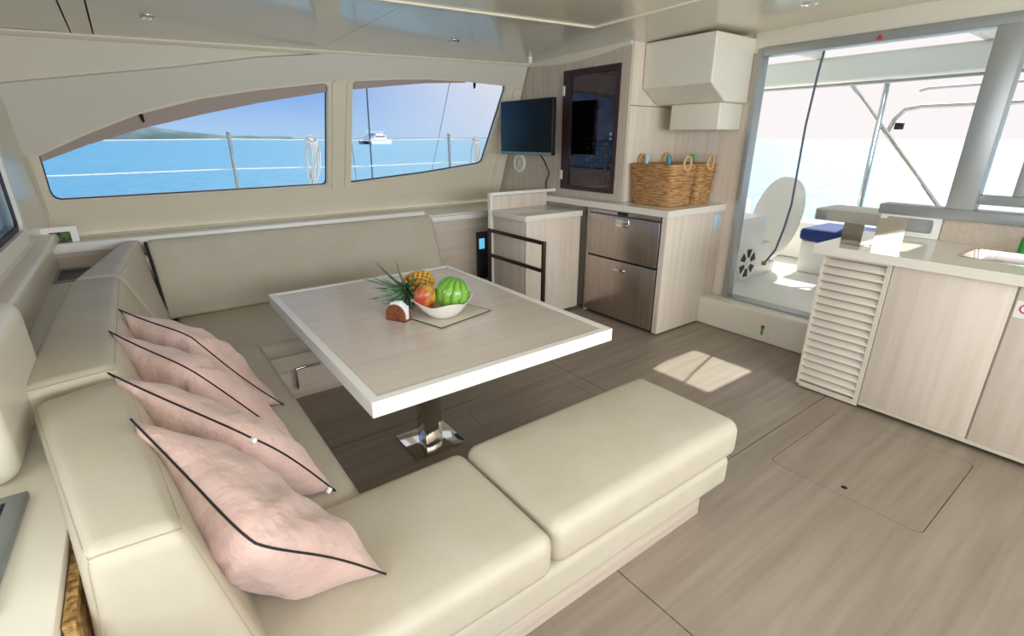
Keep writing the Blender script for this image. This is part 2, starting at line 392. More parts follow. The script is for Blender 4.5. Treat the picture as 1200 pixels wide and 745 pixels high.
# windows: gasket, pane and blind rail
def window(n, outline, toppts, strip_h, bl):
    wd = struct(bpy.data.objects.new(n, None)); COL.objects.link(wd); wd.location = (outline[0][0], YW(1.1), 1.1)
    plate('pane', grow(outline, .002), [], wsf(-.034), .006, 'glass', wd)
    plate('gasket', grow(outline, .003), [shrink(outline, .006)], wsf(-.024), .010, 'gasket', wd)
    strip = toppts+[(p[0], p[1]-strip_h[i]) for i, p in reversed(list(enumerate(toppts)))]
    plate('blind_rail', strip, [], wsf(-.006), .016, 'blind', wd)
    x, z = bl
    plate('blind_clip', [(x, z), (x+.025, z+.008), (x+.028, z-.045), (x+.014, z-.05)], [], wsf(.004), .01, 'black', wd)
    return wd
window('window_1', win1, [(-0.43, 1.397), (-0.171, 1.527), (0.126, 1.653), (0.502, 1.762), (0.871, 1.833), (1.36, 1.897)], (.036, .062, .09, .10, .085, .055), (.13, 1.655))
window('window_2', win2, [(1.57, 1.925), (1.9, 1.958), (2.209, 1.98), (2.6, 1.983)], (.055, .045, .03, .008), (2.68, 1.985))
# sill shelf below the windows, white fiddle ledge, wood fascia
sh = struct(box('trim_1', -.5, 3.25, 4.03, 4.62, .80, .86, 'gel', None, .006))
led = struct(box('trim_2', -.50, 2.02, 4.00, 4.055, .845, .905, 'whitelam', None, .008))
box('fascia', -.50, 2.02, 4.02, 4.05, .70, .845, 'woodx', led, .002)
led2 = struct(box('trim_3', 2.03, 2.66, 3.99, 4.10, .80, .845, 'whitelam', None, .006))
box('fascia', 2.03, 2.70, 4.03, 4.06, -.0, .80, 'woodx', led2, .002)
# forward wall (left) with window
wf = plate('wall_forward', [(1.5, .9), (4.75, .9), (4.75, 2.35), (1.5, 2.35)], [rrect(1.75, 3.56, 1.05, 1.80, .05)], lambda u, v, t: Vector((-.50-t, u, v)), .06, 'gel'); struct(wf)
wd = struct(bpy.data.objects.new('window_3', None)); COL.objects.link(wd); wd.location = (-.5, 2.6, 1.05)
plate('frame', rrect(1.69, 3.62, .99, 1.86, .06), [rrect(1.76, 3.55, 1.06, 1.79, .05)], lambda u, v, t: Vector((-.488-t, u, v)), .03, 'whitelam', wd)
plate('gasket', rrect(1.745, 3.565, 1.045, 1.805, .05), [rrect(1.785, 3.525, 1.085, 1.765, .04)], lambda u, v, t: Vector((-.505-t, u, v)), .012, 'gasket', wd)
plate('pane', rrect(1.75, 3.56, 1.05, 1.80, .05), [], lambda u, v, t: Vector((-.53-t, u, v)), .006, 'glass', wd)
sill = struct(softbox('trim_4', -.56, -.425, 1.5, 4.42, .90, .955, .02, 'gel'))
lowf = struct(box('wall_forward_lower', -.60, -.455, 1.5, 4.56, .0, .91, 'gel', None, .004))
struct(box('wall_side_lower', -.60, 3.25, 4.52, 4.57, .0, .87, 'gel', None, .004))
shelf = struct(box('trim_5', -1.0, -.245, .30, 4.02, .72, .755, 'gel', None, .006))
softbox('end_moulding', -.78, -.335, 1.42, 2.0, .755, 1.06, .045, 'gel', shelf)
# rest of the shell behind the camera
wf2 = plate('wall_navigation', [(-1.95, 0), (1.55, 0), (1.55, 2.35), (-1.95, 2.35)], [rrect(-1.6, 1.0, 1.10, 1.90, .05)], lambda u, v, t: Vector((-1.06-t, u, v)), .05, 'gel'); struct(wf2)
struct(box('wall_return', -1.06, -.5, 1.50, 1.56, 0, 2.35, 'gel', None, .004))
wsb = plate('wall_starboard', [(-1.1, 0), (3.95, 0), (3.95, 2.35), (-1.1, 2.35)], [rrect(-.5, 1.35, 1.1, 1.9, .05), rrect(1.5, 3.3, 1.1, 1.9, .05)], lambda u, v, t: Vector((u, -1.92-t, v)), .05, 'gel'); struct(wsb)
for n_, (a, b) in (('window_4', (-.5, 1.35)), ('window_5', (1.5, 3.3))):
    struct(plate(n_, rrect(a, b, 1.1, 1.9, .05), [], lambda u, v, t: Vector((u, -1.95-t, v)), .006, 'glass'))
struct(plate('window_6', rrect(-1.6, 1.0, 1.10, 1.90, .05), [], lambda u, v, t: Vector((-1.09-t, u, v)), .006, 'glass'))

# equipment block wall (TV side) : front face x=3.25, return face y=2.85
eq = plate('wall_equipment', [(2.85, 1.002), (3.26, 1.002), (3.26, .0), (4.60, .0), (4.60, 1.10), (4.08, 2.40), (2.85, 2.40)], [[(2.955, 1.075), (3.585, 1.075), (3.585, 2.045), (2.955, 2.045)]], lambda u, v, t: Vector((3.25+t, u, v)), .03, 'woodtv'); struct(eq)
box('return_panel', 3.28, 3.90, 2.85, 2.88, 1.002, 1.748, 'woodv', eq, .002)
box('return_panel', 3.28, 3.90, 2.85, 2.88, 1.752, 2.40, 'woodv', eq, .002)
box('return_backing', 3.285, 3.89, 2.882, 2.89, 1.002, 2.2, 'seam', eq, 0)
box('panel_back', 3.36, 3.37, 2.9, 3.65, 1.0, 2.1, 'seam', eq, 0)
# cornice rising along the top of the block
cor = []
for i in range(13):
    t = i/12; y = 4.12-(4.12-2.85)*t
    cor.append((y, zc(3.25, y)-.012-.075*math.sin(PI*min(1, t*1.05))*.55-.012))
plate('cornice', [(y, z) for y, z in cor]+[(2.85, 2.4), (4.12, 2.4)], [], lambda u, v, t: Vector((3.235+t, u, v)), .015, 'trim', eq)

# aft bulkhead: opening from the door across to the galley hatch
aft = plate('wall_aft', [(-1.95, .0), (1.20, .0), (1.20, 1.05), (-1.0, 1.05), (-1.0, 2.09), (2.18, 2.09), (2.18, .0), (4.75, .0), (4.75, 2.40), (-1.95, 2.40)], [], lambda u, v, t: Vector((3.90+t, u, v)), .05, 'woodv'); struct(aft)
box('header', 3.885, 3.90, -1.9, 2.24, 2.09, 2.36, 'gel', aft, .003)
# door frame in aluminium
dr = struct(bpy.data.objects.new('door_1', None)); COL.objects.link(dr); dr.location = (3.9, 1.7, .24)
box('jamb', 3.87, 3.96, 2.155, 2.20, .24, 2.12, 'alu', dr, .004)
box('head_rail', 3.868, 3.97, -1.2, 2.153, 2.065, 2.125, 'alu', dr, .004)
box('track', 3.86, 3.97, 1.20, 2.153, .215, .25, 'alu', dr, .004)
box('mullion', 3.86, 3.97, .745, .875, 1.11, 2.07, 'alu', dr, .006)
sw = struct(bpy.data.objects.new('window_7', None)); COL.objects.link(sw); sw.location = (3.9, .3, 1.11)
box('counter_track', 3.85, 3.99, -1.2, 1.205, 1.05, 1.112, 'alu', sw, .006)
box('sash_rail', 3.90, 3.94, -.7, .745, 1.145, 1.20, 'alu', sw, .004)
box('sash_stile', 3.90, 3.94, .565, .61, 1.20, 2.06, 'alu', sw, .004)
box('sash_stile', 3.90, 3.94, -.70, -.65, 1.20, 2.06, 'alu', sw, .004)
box('pane', 3.917, 3.923, -.65, .565, 1.20, 2.06, 'glass', sw, 0)
# red triangle warning mark on the head rail
tri = plate('warning_mark', [(1.445, 2.075), (1.405, 2.075), (1.425, 2.108)], [], lambda u, v, t: Vector((3.8665+t, u, v)), .0012, 'red', dr)
# threshold step
stp = struct(softbox('trim_6', 3.72, 3.90, 1.10, 2.34, 0, .235, .018, 'gel'))
# green key tag on the step
kt = thing('key_latch', (3.715, 1.735, .06), 'small brass latch with a green tag on the step below the door', 'latch')
lathe('latch_plate', [(0, 0), (.014, 0), (.014, .006), (0, .006)], (3.72, 1.735, .125), 'mahog', kt, 14, Matrix.Rotation(R(-90), 4, 'Y'))
box('tag', 3.713, 3.719, 1.726, 1.744, .062, .112, 'green', kt, .002)

# ceiling
def cgrid(name, x0, x1, y0, y1, drop, th, m, parent, n=8):
    vs = []; fs = []
    for k, dz in enumerate((-drop, -drop+th)):
        for i in range(n+1):
            for j in range(n+1):
                x = x0+(x1-x0)*i/n; y = y0+(y1-y0)*j/n; vs.append((x, y, zc(x, y)+dz))
    N = (n+1)**2
    for i in range(n):
        for j in range(n):
            a = i*(n+1)+j; q = (a, a+1, a+n+2, a+n+1); fs.append(q); fs.append(tuple(v+N for v in q[::-1]))
    for i in range(n):
        for (a, b) in ((i*(n+1), (i+1)*(n+1)), (i*(n+1)+n, (i+1)*(n+1)+n), (i, i+1), (n*(n+1)+i, n*(n+1)+i+1)): fs.append((a, b, b+N, a+N))
    return pyd(name, vs, fs, m, parent, 30)
ce = struct(cgrid('ceiling', -1.15, 3.95, -1.97, 4.3, -.03, .05, 'seam', None))
cgrid('ceiling_panel', -1.1, -.108, -1.95, 4.22, .0, .02, 'ceil', ce)
cgrid('ceiling_beam', -.100, -.006, -1.95, 4.22, .004, .02, 'ceilb', ce)
cgrid('ceiling_panel', .002, 1.298, 2.53, 4.22, .0, .02, 'ceil', ce)
cgrid('ceiling_panel', 1.301, 3.30, 2.53, 4.22, .0, .02, 'ceil', ce)
cgrid('ceiling_panel', .002, 2.52, -1.95, 2.53, .022, .035, 'ceilb', ce)
cgrid('panel_trim', .002, 2.535, 2.53, 2.555, .03, .04, 'trim', ce)
cgrid('panel_trim', 2.52, 2.545, -1.95, 2.555, .03, .04, 'trim', ce)
cgrid('ceiling_panel', 2.545, 3.92, -1.95, 2.53, .0, .02, 'ceilb', ce)
cgrid('ceiling_panel', 3.30, 3.92, 2.53, 4.22, .0, .02, 'ceilb', ce)
# cornice strip where ceiling meets the side wall
vs = []; fs = []; n = 10
for i in range(n+1):
    x = -.6+(3.25+.6)*i/n; z = zc(x, 4.2)
    for (dy, dz) in ((0, 0), (-.035, 0), (-.035, -.012), (-.015, -.028), (0, -.028)): vs.append((x, YW(z)+dy, z+dz))
for i in range(n):
    for k in range(5): fs.append((i*5+k, i*5+(k+1) % 5, (i+1)*5+(k+1) % 5, (i+1)*5+k))
pyd('cornice', vs, fs, 'trim', ce, 30)

# ------------------------------------------------------------------ SOFA
sofa = thing('sectional_sofa', (.6, 2.2, 0), 'U-shaped cream leather sofa wrapped around the table', 'sofa')
# bases
box('base', -.05, .36, 1.36, 2.95, 0, .30, 'woodx', sofa, .004)
rb = box('base', -.05, 2.0, 2.96, 3.98, 0, .29, 'woodx', sofa, .004)
softbox('apron', -.05, 2.0, 2.925, 2.965, .20, .305, .015, 'leather', sofa)
bb = box('base', -.05, 1.655, .90, 1.30, .0, .16, 'woodx', sofa, .004)
softbox('apron', -.08, 1.745, .845, 1.345, .15, .285, .03, 'leather', sofa)
# chrome handle of the locker under the rear seat
tube('locker_handle', [(.56, 2.955, .085), (.56, 2.925, .085), (.56, 2.915, .10), (.56, 2.915, .19), (.56, 2.915, .205), (.575, 2.915, .215), (.70, 2.915, .215), (.72, 2.955, .215)], .009, 'chrome', sofa)
# seat cushions
softbox('seat_cushion', -.10, .405, 1.32, 2.965, .285, .425, .05, 'leather', sofa, .012)
softbox('seat_cushion', .05, 2.02, 2.90, 3.80, .295, .405, .045, 'leather', sofa, .010)
c1 = softbox('seat_cushion', -.15, .772, .82, 1.355, .285, .440, .045, 'leather', sofa, .014)
c2 = softbox('seat_cushion', .778, 1.765, .83, 1.355, .285, .450, .05, 'leather', sofa, .016)
# rear backrest
softhex('backrest', [(.0, 3.70, .40), (2.04, 3.70, .40), (2.04, 3.995, .40), (.0, 3.995, .40)], [(.0, 3.915, .885), (2.04, 3.915, .875), (2.04, 3.995, .875), (.0, 3.995, .885)], .035, 'leather', sofa)
softbox('corner_filler', -.06, .05, 3.88, 3.985, .3, .80, .02, 'leather', sofa)
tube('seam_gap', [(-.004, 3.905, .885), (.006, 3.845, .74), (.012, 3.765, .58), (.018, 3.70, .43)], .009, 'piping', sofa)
# side backrests (near block is turned slightly)
B1b, B1t = [(-.235, .905, .38), (.06, .90, .38), (.03, 1.735, .38), (-.33, 1.68, .38)], [(-.19, .925, .855), (-.045, .91, .855), (-.125, 1.725, .865), (-.325, 1.64, .865)]
B2b, B2t = [(-.36, 1.72, .38), (.04, 1.75, .38), (.06, 3.02, .38), (-.35, 3.03, .38)], [(-.36, 1.70, .88), (-.145, 1.74, .88), (-.135, 3.02, .88), (-.33, 3.03, .88)]
B3b, B3t = [(-.34, 3.03, .38), (.06, 3.03, .38), (.03, 3.99, .38), (-.12, 3.99, .38)], [(-.325, 3.035, .88), (-.135, 3.03, .88), (-.025, 3.985, .895), (-.11, 3.985, .895)]
b1 = softhex('backrest', B1b, B1t, .042, 'leather', sofa, .012)
b2 = softhex('backrest', B2b, B2t, .042, 'leather', sofa, .008)
b3 = softhex('backrest', B3b, B3t, .042, 'leather', sofa, .008)
box('back_board', -.243, -.225, .93, 1.20, .30, .735, 'foam', sofa, .002)
# stitched seams on the side backrests, lying on the rounded edges
def seam(bot, top, r, path, parent):
    B = [Vector(p) for p in bot]; T = [Vector(p) for p in top]
    hx = ((B[1]-B[0]).length+(T[1]-T[0]).length+(B[2]-B[3]).length+(T[2]-T[3]).length)/8
    hy = ((B[3]-B[0]).length+(T[3]-T[0]).length+(B[2]-B[1]).length+(T[2]-T[1]).length)/8
    hz = sum((T[i]-B[i]).length for i in range(4))/8; h = (hx, hy, hz); r = min(r, hx*.98); pts = []
    for (p0, p1) in zip(path[:-1], path[1:]):
        for k in range(17):
            q = [(p0[i]+(p1[i]-p0[i])*k/16)*h[i] for i in range(3)]
            c = [max(-(h[i]-r), min(h[i]-r, q[i])) for i in range(3)]; d = Vector([q[i]-c[i] for i in range(3)])
            if d.length > 0: d = d.normalized()*r
            v = Vector(c)+d; a, b, cc = (v.x/hx+1)/2, (v.y/hy+1)/2, (v.z/hz+1)/2
            lo = B[0]*(1-a)*(1-b)+B[1]*a*(1-b)+B[2]*a*b+B[3]*(1-a)*b; hi = T[0]*(1-a)*(1-b)+T[1]*a*(1-b)+T[2]*a*b+T[3]*(1-a)*b
            pts.append(lo.lerp(hi, cc))
    tube('stitching', pts, .0018, 'leather_in', parent, 6)
SR = .042
seam(B1b, B1t, SR, [(-1, .96, 1), (-1, -1, 1), (1, -1, 1), (1, .96, 1)], sofa)
seam(B1b, B1t, SR, [(-1, -1, .96), (-1, -1, -.9)], sofa); seam(B1b, B1t, SR, [(1, -1, .96), (1, -1, -.9)], sofa)
seam(B2b, B2t, SR, [(1, -1, 1), (1, 1, 1)], sofa); seam(B2b, B2t, SR, [(-1, -1, 1), (1, -1, 1)], sofa)
seam(B3b, B3t, SR, [(1, -1, 1), (1, 1, 1)], sofa)

# ------------------------------------------------------------------ PILLOWS
from mathutils.bvhtree import BVHTree
PRESS = [BVHTree.FromPolygons([v.co.copy() for v in o.data.vertices], [tuple(p.vertices) for p in o.data.polygons]) for o in sofa.children if o.name.split('.')[0] in ('backrest', 'seat_cushion')]
def yield_to_sofa(p, give):
    for tr in PRESS:
        h = tr.find_nearest(p)
        if h[0] is not None and (p-h[0]).dot(h[1]) < -give and h[3] < .12: p = h[0]-h[1]*give
    return p
def pillow(A, C_, B, D, thick, label, zipper=False, seed=0):
    """corners in order: A on the backrest, C_ free top corner, B out on the seat, D at the seat crease"""
    A, C_, B, D = Vector(A), Vector(C_), Vector(B), Vector(D)
    nrm = (B-A).cross(D-C_).normalized()
    if nrm.y < 0: nrm = -nrm
    n = 26
    t = thing('throw_pillow', (A+B+C_+D)/4-Vector((0, 0, .2)), label, 'pillow', 'pink throw pillows on the sofa')
    def pos(a, b, s):
        u, w_ = 2*a-1, 2*b-1
        pin = .07
        aa = .5+.5*u*(1-pin*(1-w_*w_)*abs(u)); bb = .5+.5*w_*(1-pin*(1-u*u)*abs(w_))
        hgt = thick*.5*max(0, (1-abs(u)**3))**.72*max(0, (1-abs(w_)**3))**.72
        wr = .008*math.sin(9*a+seed)*math.sin(7*b+seed*2)+.004*math.sin(23*a+9*b+seed)+.003*math.sin(31*b-11*a+seed)
        rad = math.sin(14*math.atan2(b+.02, a-1.02)+seed)*.012*math.exp(-4*((a-1)**2+b*b))      # gathers at the free corner
        edge = min(1, 6*min(a, 1-a, b, 1-b))
        k_ = .15*max(0, u)**3*max(0, -w_)**3+.10*max(0, -u)**3*max(0, w_)**3            # blunt the free corner
        aa = .5+(aa-.5)*(1-k_); bb = .5+(bb-.5)*(1-k_)
        p = A*(1-a_(aa))*(1-bb)+C_*aa*(1-bb)+B*aa*bb+D*(1-aa)*bb
        wave = .012*math.sin(2*PI*a+seed)*math.sin(PI*b)
        return yield_to_sofa(p+nrm*(s*(hgt*(1.2 if s < 0 else .82)+(wr+rad)*edge)+wave), .006)
    def a_(x): return x
    vs = []; fs = []
    for s in (1, -1):
        for i in range(n+1):
            for j in range(n+1): vs.append(pos(i/n, j/n, s))
    N = (n+1)**2
    for i in range(n):
        for j in range(n):
            a = i*(n+1)+j; q = (a, a+n+1, a+n+2, a+1); fs.append(q); fs.append(tuple(x+N for x in q[::-1]))
    bm = bmesh.new(); bv = [bm.verts.new(p) for p in vs]
    for f in fs: bm.faces.new([bv[k] for k in f])
    bmesh.ops.remove_doubles(bm, verts=bm.verts, dist=.0006)
    from_bm('cover', bm, 'pillow', t, 70)
    loop = [(k/20, 0) for k in range(20)]+[(1, k/20) for k in range(20)]+[(1-k/20, 1) for k in range(20)]+[(0, 1-k/20) for k in range(20)]
    tube('piping', [pos(a, b, 1) for a, b in loop], .0027, 'piping', t, 6, True)
    if zipper:
        p = pos(1, .04, 1); z = bmesh.new()
        d = (B-C_).normalized(); s = d.cross(nrm)
        mt = Matrix(((d.x, s.x, nrm.x, p.x), (d.y, s.y, nrm.y, p.y), (d.z, s.z, nrm.z, p.z), (0, 0, 0, 1)))
        add_box(z, -.006, .006, -.02, .012, -.012, .002, .002, 1, mt)
        from_bm('zip_pull', z, 'whitelam', t, 40)
        z = bmesh.new(); p2 = pos(1, .93, 1); mt2 = Matrix.Translation(p2-p) @ mt
        add_box(z, -.004, .012, -.004, .004, -.02, -.002, .001, 1, mt2); from_bm('fabric_label', z, 'paper', t, 40)
    return t
pillow((-.11, 1.32, .895), (.045, .88, .765), (.32, .97, .458), (.11, 1.40, .438), .22, 'plump pink velvet pillow with black piping, first from the open end of the sofa', False, 1)
pillow((-.155, 1.64, .90), (.12, 1.28, .78), (.33, 1.40, .432), (.05, 1.80, .420), .20, 'pink velvet pillow with black piping and a zip pull, second from the open end', True, 2)
pillow((-.16, 2.05, .895), (.03, 1.76, .82), (.31, 1.73, .430), (.06, 2.11, .426), .20, 'pink velvet pillow with black piping, third from the open end of the sofa', False, 3)
pillow((-.135, 2.33, .89), (.06, 2.10, .82), (.335, 2.085, .430), (.11, 2.41, .424), .19, 'pink velvet pillow with black piping, last one next to the sofa corner', False, 4)

# ------------------------------------------------------------------ TABLE
tb = thing('dining_table', (1.05, 2.12, 0), 'pale oak table with a white edge on a chrome pedestal', 'table')
TX0, TX1, TY0, TY1, TZ = .478, 1.60, 1.40, 2.88, .70
bm = bmesh.new(); add_box(bm, TX0+.03, TX1-.03, TY0+.03, TY1-.03, TZ-.05, TZ-.001, 0)
from_bm('table_top', bm, 'woodtop', tb)
def band(name, o, i, z0, z1, m, parent):
    plate(name, [(o[0], o[2]), (o[1], o[2]), (o[1], o[3]), (o[0], o[3])], [[(i[0], i[2]), (i[1], i[2]), (i[1], i[3]), (i[0], i[3])]], lambda u, v, t: Vector((u, v, z1-t)), z1-z0, m, parent)
band('edge_band', (TX0, TX1, TY0, TY1), (TX0+.032, TX1-.032, TY0+.032, TY1-.032), TZ-.055, TZ+.002, 'whitelam', tb)
ped = box('pedestal', .952, 1.048, 2.022, 2.118, .012, .60, 'chrome', tb, .004)
box('pedestal_sleeve', .968, 1.032, 2.038, 2.102, .58, TZ-.045, 'chrome', tb, .003)
box('base_plate', .86, 1.14, 1.94, 2.20, 0, .012, 'chrome', tb, .004)
tube('clamp_handle', [(1.0, 2.00, .60), (1.045, 1.985, .605), (1.09, 1.98, .615), (1.10, 1.98, .63)], .009, 'chrome', tb)
lathe('clamp_knob', [(0, 0), (.016, 0), (.018, .01), (.016, .03), (0, .032)], (.995, 2.02, .60), 'chrome', tb, 14, Matrix.Rotation(R(90), 4, 'X'))

# ------------------------------------------------------------------ THINGS ON THE TABLE
pm = plate('placemat', [(.90, 2.16), (.985, 1.855), (1.30, 1.925), (1.21, 2.235)], [], lambda u, v, t: Vector((u, v, TZ+.005-t)), .003, 'mat')
tag(pm, 'beige linen placemat with dark edge under the fruit bowl', 'placemat')
tube('hem', [(.90, 2.16, TZ+.0045), (.985, 1.855, TZ+.0045), (1.30, 1.925, TZ+.0045), (1.21, 2.235, TZ+.0045)], .0022, 'gasket', pm, 6, True)
bz = TZ+.005; BC = (1.075, 2.00)
def sqbowl(name, c, rtop, rbot, h, m, lab, cat):
    vs = []; fs = []; n = 40
    prof = [(0, .004), (rbot*.7, .003), (rbot, .0), (rbot+.25*(rtop-rbot), h*.16), (rbot+.62*(rtop-rbot), h*.5), (rtop, h), (rtop-.006, h), (rbot+.58*(rtop-rbot)-.006, h*.52), (rbot+.1*(rtop-rbot), h*.18), (0, .012)]
    for (r, z) in prof:
        for k in range(n):
            a = 2*PI*k/n; q = min(1, z/h)
            f = 1+.10*q*math.cos(4*a+PI*.25)
            vs.append((c[0]+r*f*math.cos(a), c[1]+r*f*math.sin(a), c[2]+z+.012*q*math.cos(4*a+PI*.25)))
    for i in range(len(prof)-1):
        for k in range(n): fs.append((i*n+k, i*n+(k+1) % n, (i+1)*n+(k+1) % n, (i+1)*n+k))
    return tag(pyd(name, vs, fs, m, None, 50), lab, cat)
sqbowl('fruit_bowl', (BC[0], BC[1], bz), .135, .055, .085, 'ceramic', 'white ceramic bowl holding a mango and a small watermelon', 'bowl')
# watermelon with stripes
wm_ = thing('watermelon', (1.125, 1.985, bz+.02), 'small round striped green watermelon in the white bowl', 'watermelon')
bm = bmesh.new(); prof = []; n = 14; rr = .078
for k in range(n+1):
    a = -PI/2+PI*k/n; prof.append((rr*math.cos(a) if 0 < k < n else 0, rr*.98*math.sin(a)))
wmm = Matrix.Rotation(R(14), 4, 'Y') @ Matrix.Rotation(R(8), 4, 'X')
add_lathe(bm, prof, (1.122, 1.987, bz+.105), 32, wmm); from_bm('rind', bm, 'melon', wm_, 60)
for k in range(12):
    az = 2*PI*k/12; pts = []
    for i in range(13):
        a = R(-62)+R(142)*i/12; j = az+.05*math.sin(i*1.7+k)
        p = Vector((rr*math.cos(a)*math.cos(j), rr*math.cos(a)*math.sin(j), rr*.98*math.sin(a))); pts.append((wmm @ p)*.985+Vector((1.122, 1.987, bz+.105)))
    tube('stripe', pts, lambda t: .0022+.0055*math.sin(PI*t)**.7, 'melond', wm_, 6)
# mango
mg = thing('mango', (1.0, 2.03, bz+.02), 'red and yellow mango in the white bowl', 'mango')
vs, fs = [], []
bm = bmesh.new(); prof = []
for k in range(15):
    a = -PI/2+PI*k/14; prof.append((.052*math.cos(a)*(1+.1*math.sin(a)) if 0 < k < 14 else 0, .068*math.sin(a)))
add_lathe(bm, prof, (1.0, 2.03, bz+.092), 26, Matrix.Rotation(R(10), 4, 'X') @ Matrix.Diagonal((1.05, .9, 1, 1))); from_bm('skin', bm, 'mango', mg, 60)
tube('stem', [(1.0, 2.02, bz+.155), (1.003, 2.016, bz+.168)], .004, 'pined', mg, 6)
# plate and pineapple lying behind the bowl
pl = lathe('side_plate', [(0, 0), (.05, 0), (.055, .003), (.10, .018), (.098, .021), (.05, .008), (0, .008)], (1.10, 2.30, TZ), 'ceramic', None, 32)
tag(pl, 'white plate under the pineapple', 'plate')
pa = thing('pineapple', (1.10, 2.32, TZ+.02), 'golden pineapple lying on its side with green crown', 'pineapple')
ax = Vector((.93, .36, .10)).normalized()     # from crown towards bottom end
Q = ax.to_track_quat('Z', 'Y').to_matrix().to_4x4()
pc = Vector((1.105, 2.315, TZ+.0815))
PM = Matrix.Translation(pc) @ Q
bm = bmesh.new(); prof = []
def pr(t): return .066*(1-abs(2*t-1)**2.6)**.5*(1.02-.10*t)
for k in range(13):
    t = k/12; prof.append((pr(t) if 0 < k < 12 else 0, -.095+.19*t))
add_lathe(bm, prof, (0, 0, 0), 24, Q)
bmesh.ops.translate(bm, verts=bm.verts, vec=pc); from_bm('core', bm, 'pined', pa, 60)
# diamond eyes
eye = bmesh.new()
r_ = [(.0, .0075), (.006, .006), (.0105, .0015), (.0115, -.002)]
add_lathe(eye, r_, (0, 0, 0), 6); bmesh.ops.recalc_face_normals(eye, faces=eye.faces)
eme = bpy.data.meshes.new('eye'); eye.to_mesh(eme); eye.free(); eme.materials.append(M['pine'])
for p in eme.polygons: p.use_smooth = True
for row in range(9):
    t = .08+.84*row/8; r0 = pr(t); cnt = 13 if .2 < t < .85 else 9
    for k in range(cnt):
        a = 2*PI*(k+.5*(row % 2))/cnt
        nrm = Vector((math.cos(a), math.sin(a), (t-.5)*.9)).normalized()
        lm = Matrix.Translation(Vector((r0*math.cos(a), r0*math.sin(a), -.095+.19*t))) @ nrm.to_track_quat('Z', 'X').to_matrix().to_4x4() @ Matrix.Diagonal((1.25, 1.1, 1.1, 1))
        o = bpy.data.objects.new('eye', eme); COL.objects.link(o); o.parent = pa
        o.matrix_parent_inverse = wm(pa).inverted(); o.matrix_basis = PM @ lm
rnd = random.Random(5)
for k in range(34):
    a = k*2.399; el = R(20+62*(k/33)); Lh = .10+.07*math.sin(PI*min(1, k/26+.15))
    d0 = Vector((math.cos(a)*math.cos(el), math.sin(a)*math.cos(el), -math.sin(el)))
    base = Vector((math.cos(a)*.016, math.sin(a)*.016, -.092))
    vs = []; side = d0.cross(Vector((0, 0, 1))).normalized()
    for i in range(6):
        s = i/5; wv = .015*(1-s)**.8+.0006
        out = Vector((math.cos(a), math.sin(a), 0))*(.045*s*s)
        p = base+d0*Lh*s+out
        for q in (p-side*wv, p-d0.cross(side)*.003*(1-s), p+side*wv):
            g3 = PM @ q; g3.z = max(g3.z, TZ+.009+.001*s)
            if math.hypot(g3.x-1.10, g3.y-2.30) < .108: g3.z = max(g3.z, TZ+.026)
            rb0 = math.hypot(g3.x-BC[0], g3.y-BC[1])
            if rb0 < .158: g3.x = BC[0]+(g3.x-BC[0])*.158/rb0; g3.y = BC[1]+(g3.y-BC[1])*.158/rb0
            vs.append(g3)
    fs = []
    for i in range(5):
        for j in range(2): fs.append((i*3+j, i*3+j+1, i*3+j+4, i*3+j+3))
    lf = pyd('leaf', vs, fs, 'leaf', pa, 60)
    md = lf.modifiers.new('thickness', 'SOLIDIFY'); md.thickness = .0015
# napkin holder
nh = thing('napkin_holder', (.885, 2.085, TZ), 'reddish wooden napkin holder filled with white napkins', 'napkin holder')
NM = Matrix.Translation((.885, 2.085, TZ)) @ Matrix.Rotation(R(-62), 4, 'Z')
arch = [(-.055, 0), (.055, 0), (.055, .03)]+[(.055*math.cos(a)+.0, .03+.05*math.sin(a)) for a in [PI*k/10 for k in range(1, 10)]]+[(-.055, .03)]
for w0 in (-.024, .018):
    plate('side_panel', arch, [], lambda u, v, t: NM @ Vector((u, w0+t, v)), .006, 'mahog', nh)
plate('base', [(-.055, -.024), (.055, -.024), (.055, .024), (-.055, .024)], [], lambda u, v, t: NM @ Vector((u, v, .005-t)), .005, 'mahog', nh)
for k in range(6):
    off = -.0168+.0058*k; hgt = .085+.010*math.sin(k*2.1)
    nap = plate('napkin', [(-.045, .006), (.045, .006), (.048, .07), (.02+.006*math.sin(k), hgt), (-.03, hgt*.9), (-.047, .06)], [], lambda u, v, t: NM @ Vector((u, off+t, v)), .0045, 'paper')
    tag(nap, 'white paper napkin standing in the wooden holder', 'napkin', 'napkins in the holder')

# ------------------------------------------------------------------ FRIDGE CABINET AND SIDE CABINET
FX = 3.16; WZ = 1.0
cb = thing('fridge_cabinet', (3.55, 2.7, 0), 'pale wood cabinet housing the steel drawer fridge', 'cabinet')
box('end_panel', FX, 3.895, 2.305, 2.335, .015, WZ-.052, 'woodv', cb, .002)
box('stile', FX, FX+.025, 2.335, 2.355, .015, WZ-.052, 'woodv', cb, .002)
box('back_panel', 3.86, 3.89, 2.335, 2.845, .0, WZ-.052, 'woodv', cb, .002)
box('side_panel', FX+.01, 3.24, 3.128, 3.15, .0, WZ-.052, 'woodv', cb, .002)
box('plinth', FX+.04, 3.24, 2.34, 3.12, 0, .02, 'black', cb, 0)
wt = plate('worktop', [(3.13, 2.285), (3.895, 2.285), (3.895, 2.845), (3.247, 2.845), (3.247, 3.665), (3.13, 3.665)], [], lambda u, v, t: Vector((u, v, WZ-t)), .05, 'counter')
tag(wt, 'white worktop over the drawer fridge carrying the baskets', 'worktop')
fr = thing('drawer_fridge', (FX, 2.74, .02), 'stainless steel two-drawer fridge below the baskets', 'fridge')
box('frame', FX+.012, 3.24, 2.357, 3.126, .02, WZ-.054, 'black', fr, .004)
d1 = box('drawer', FX-.012, FX+.012, 2.364, 3.118, .548, .905, 'steel', fr, .005)
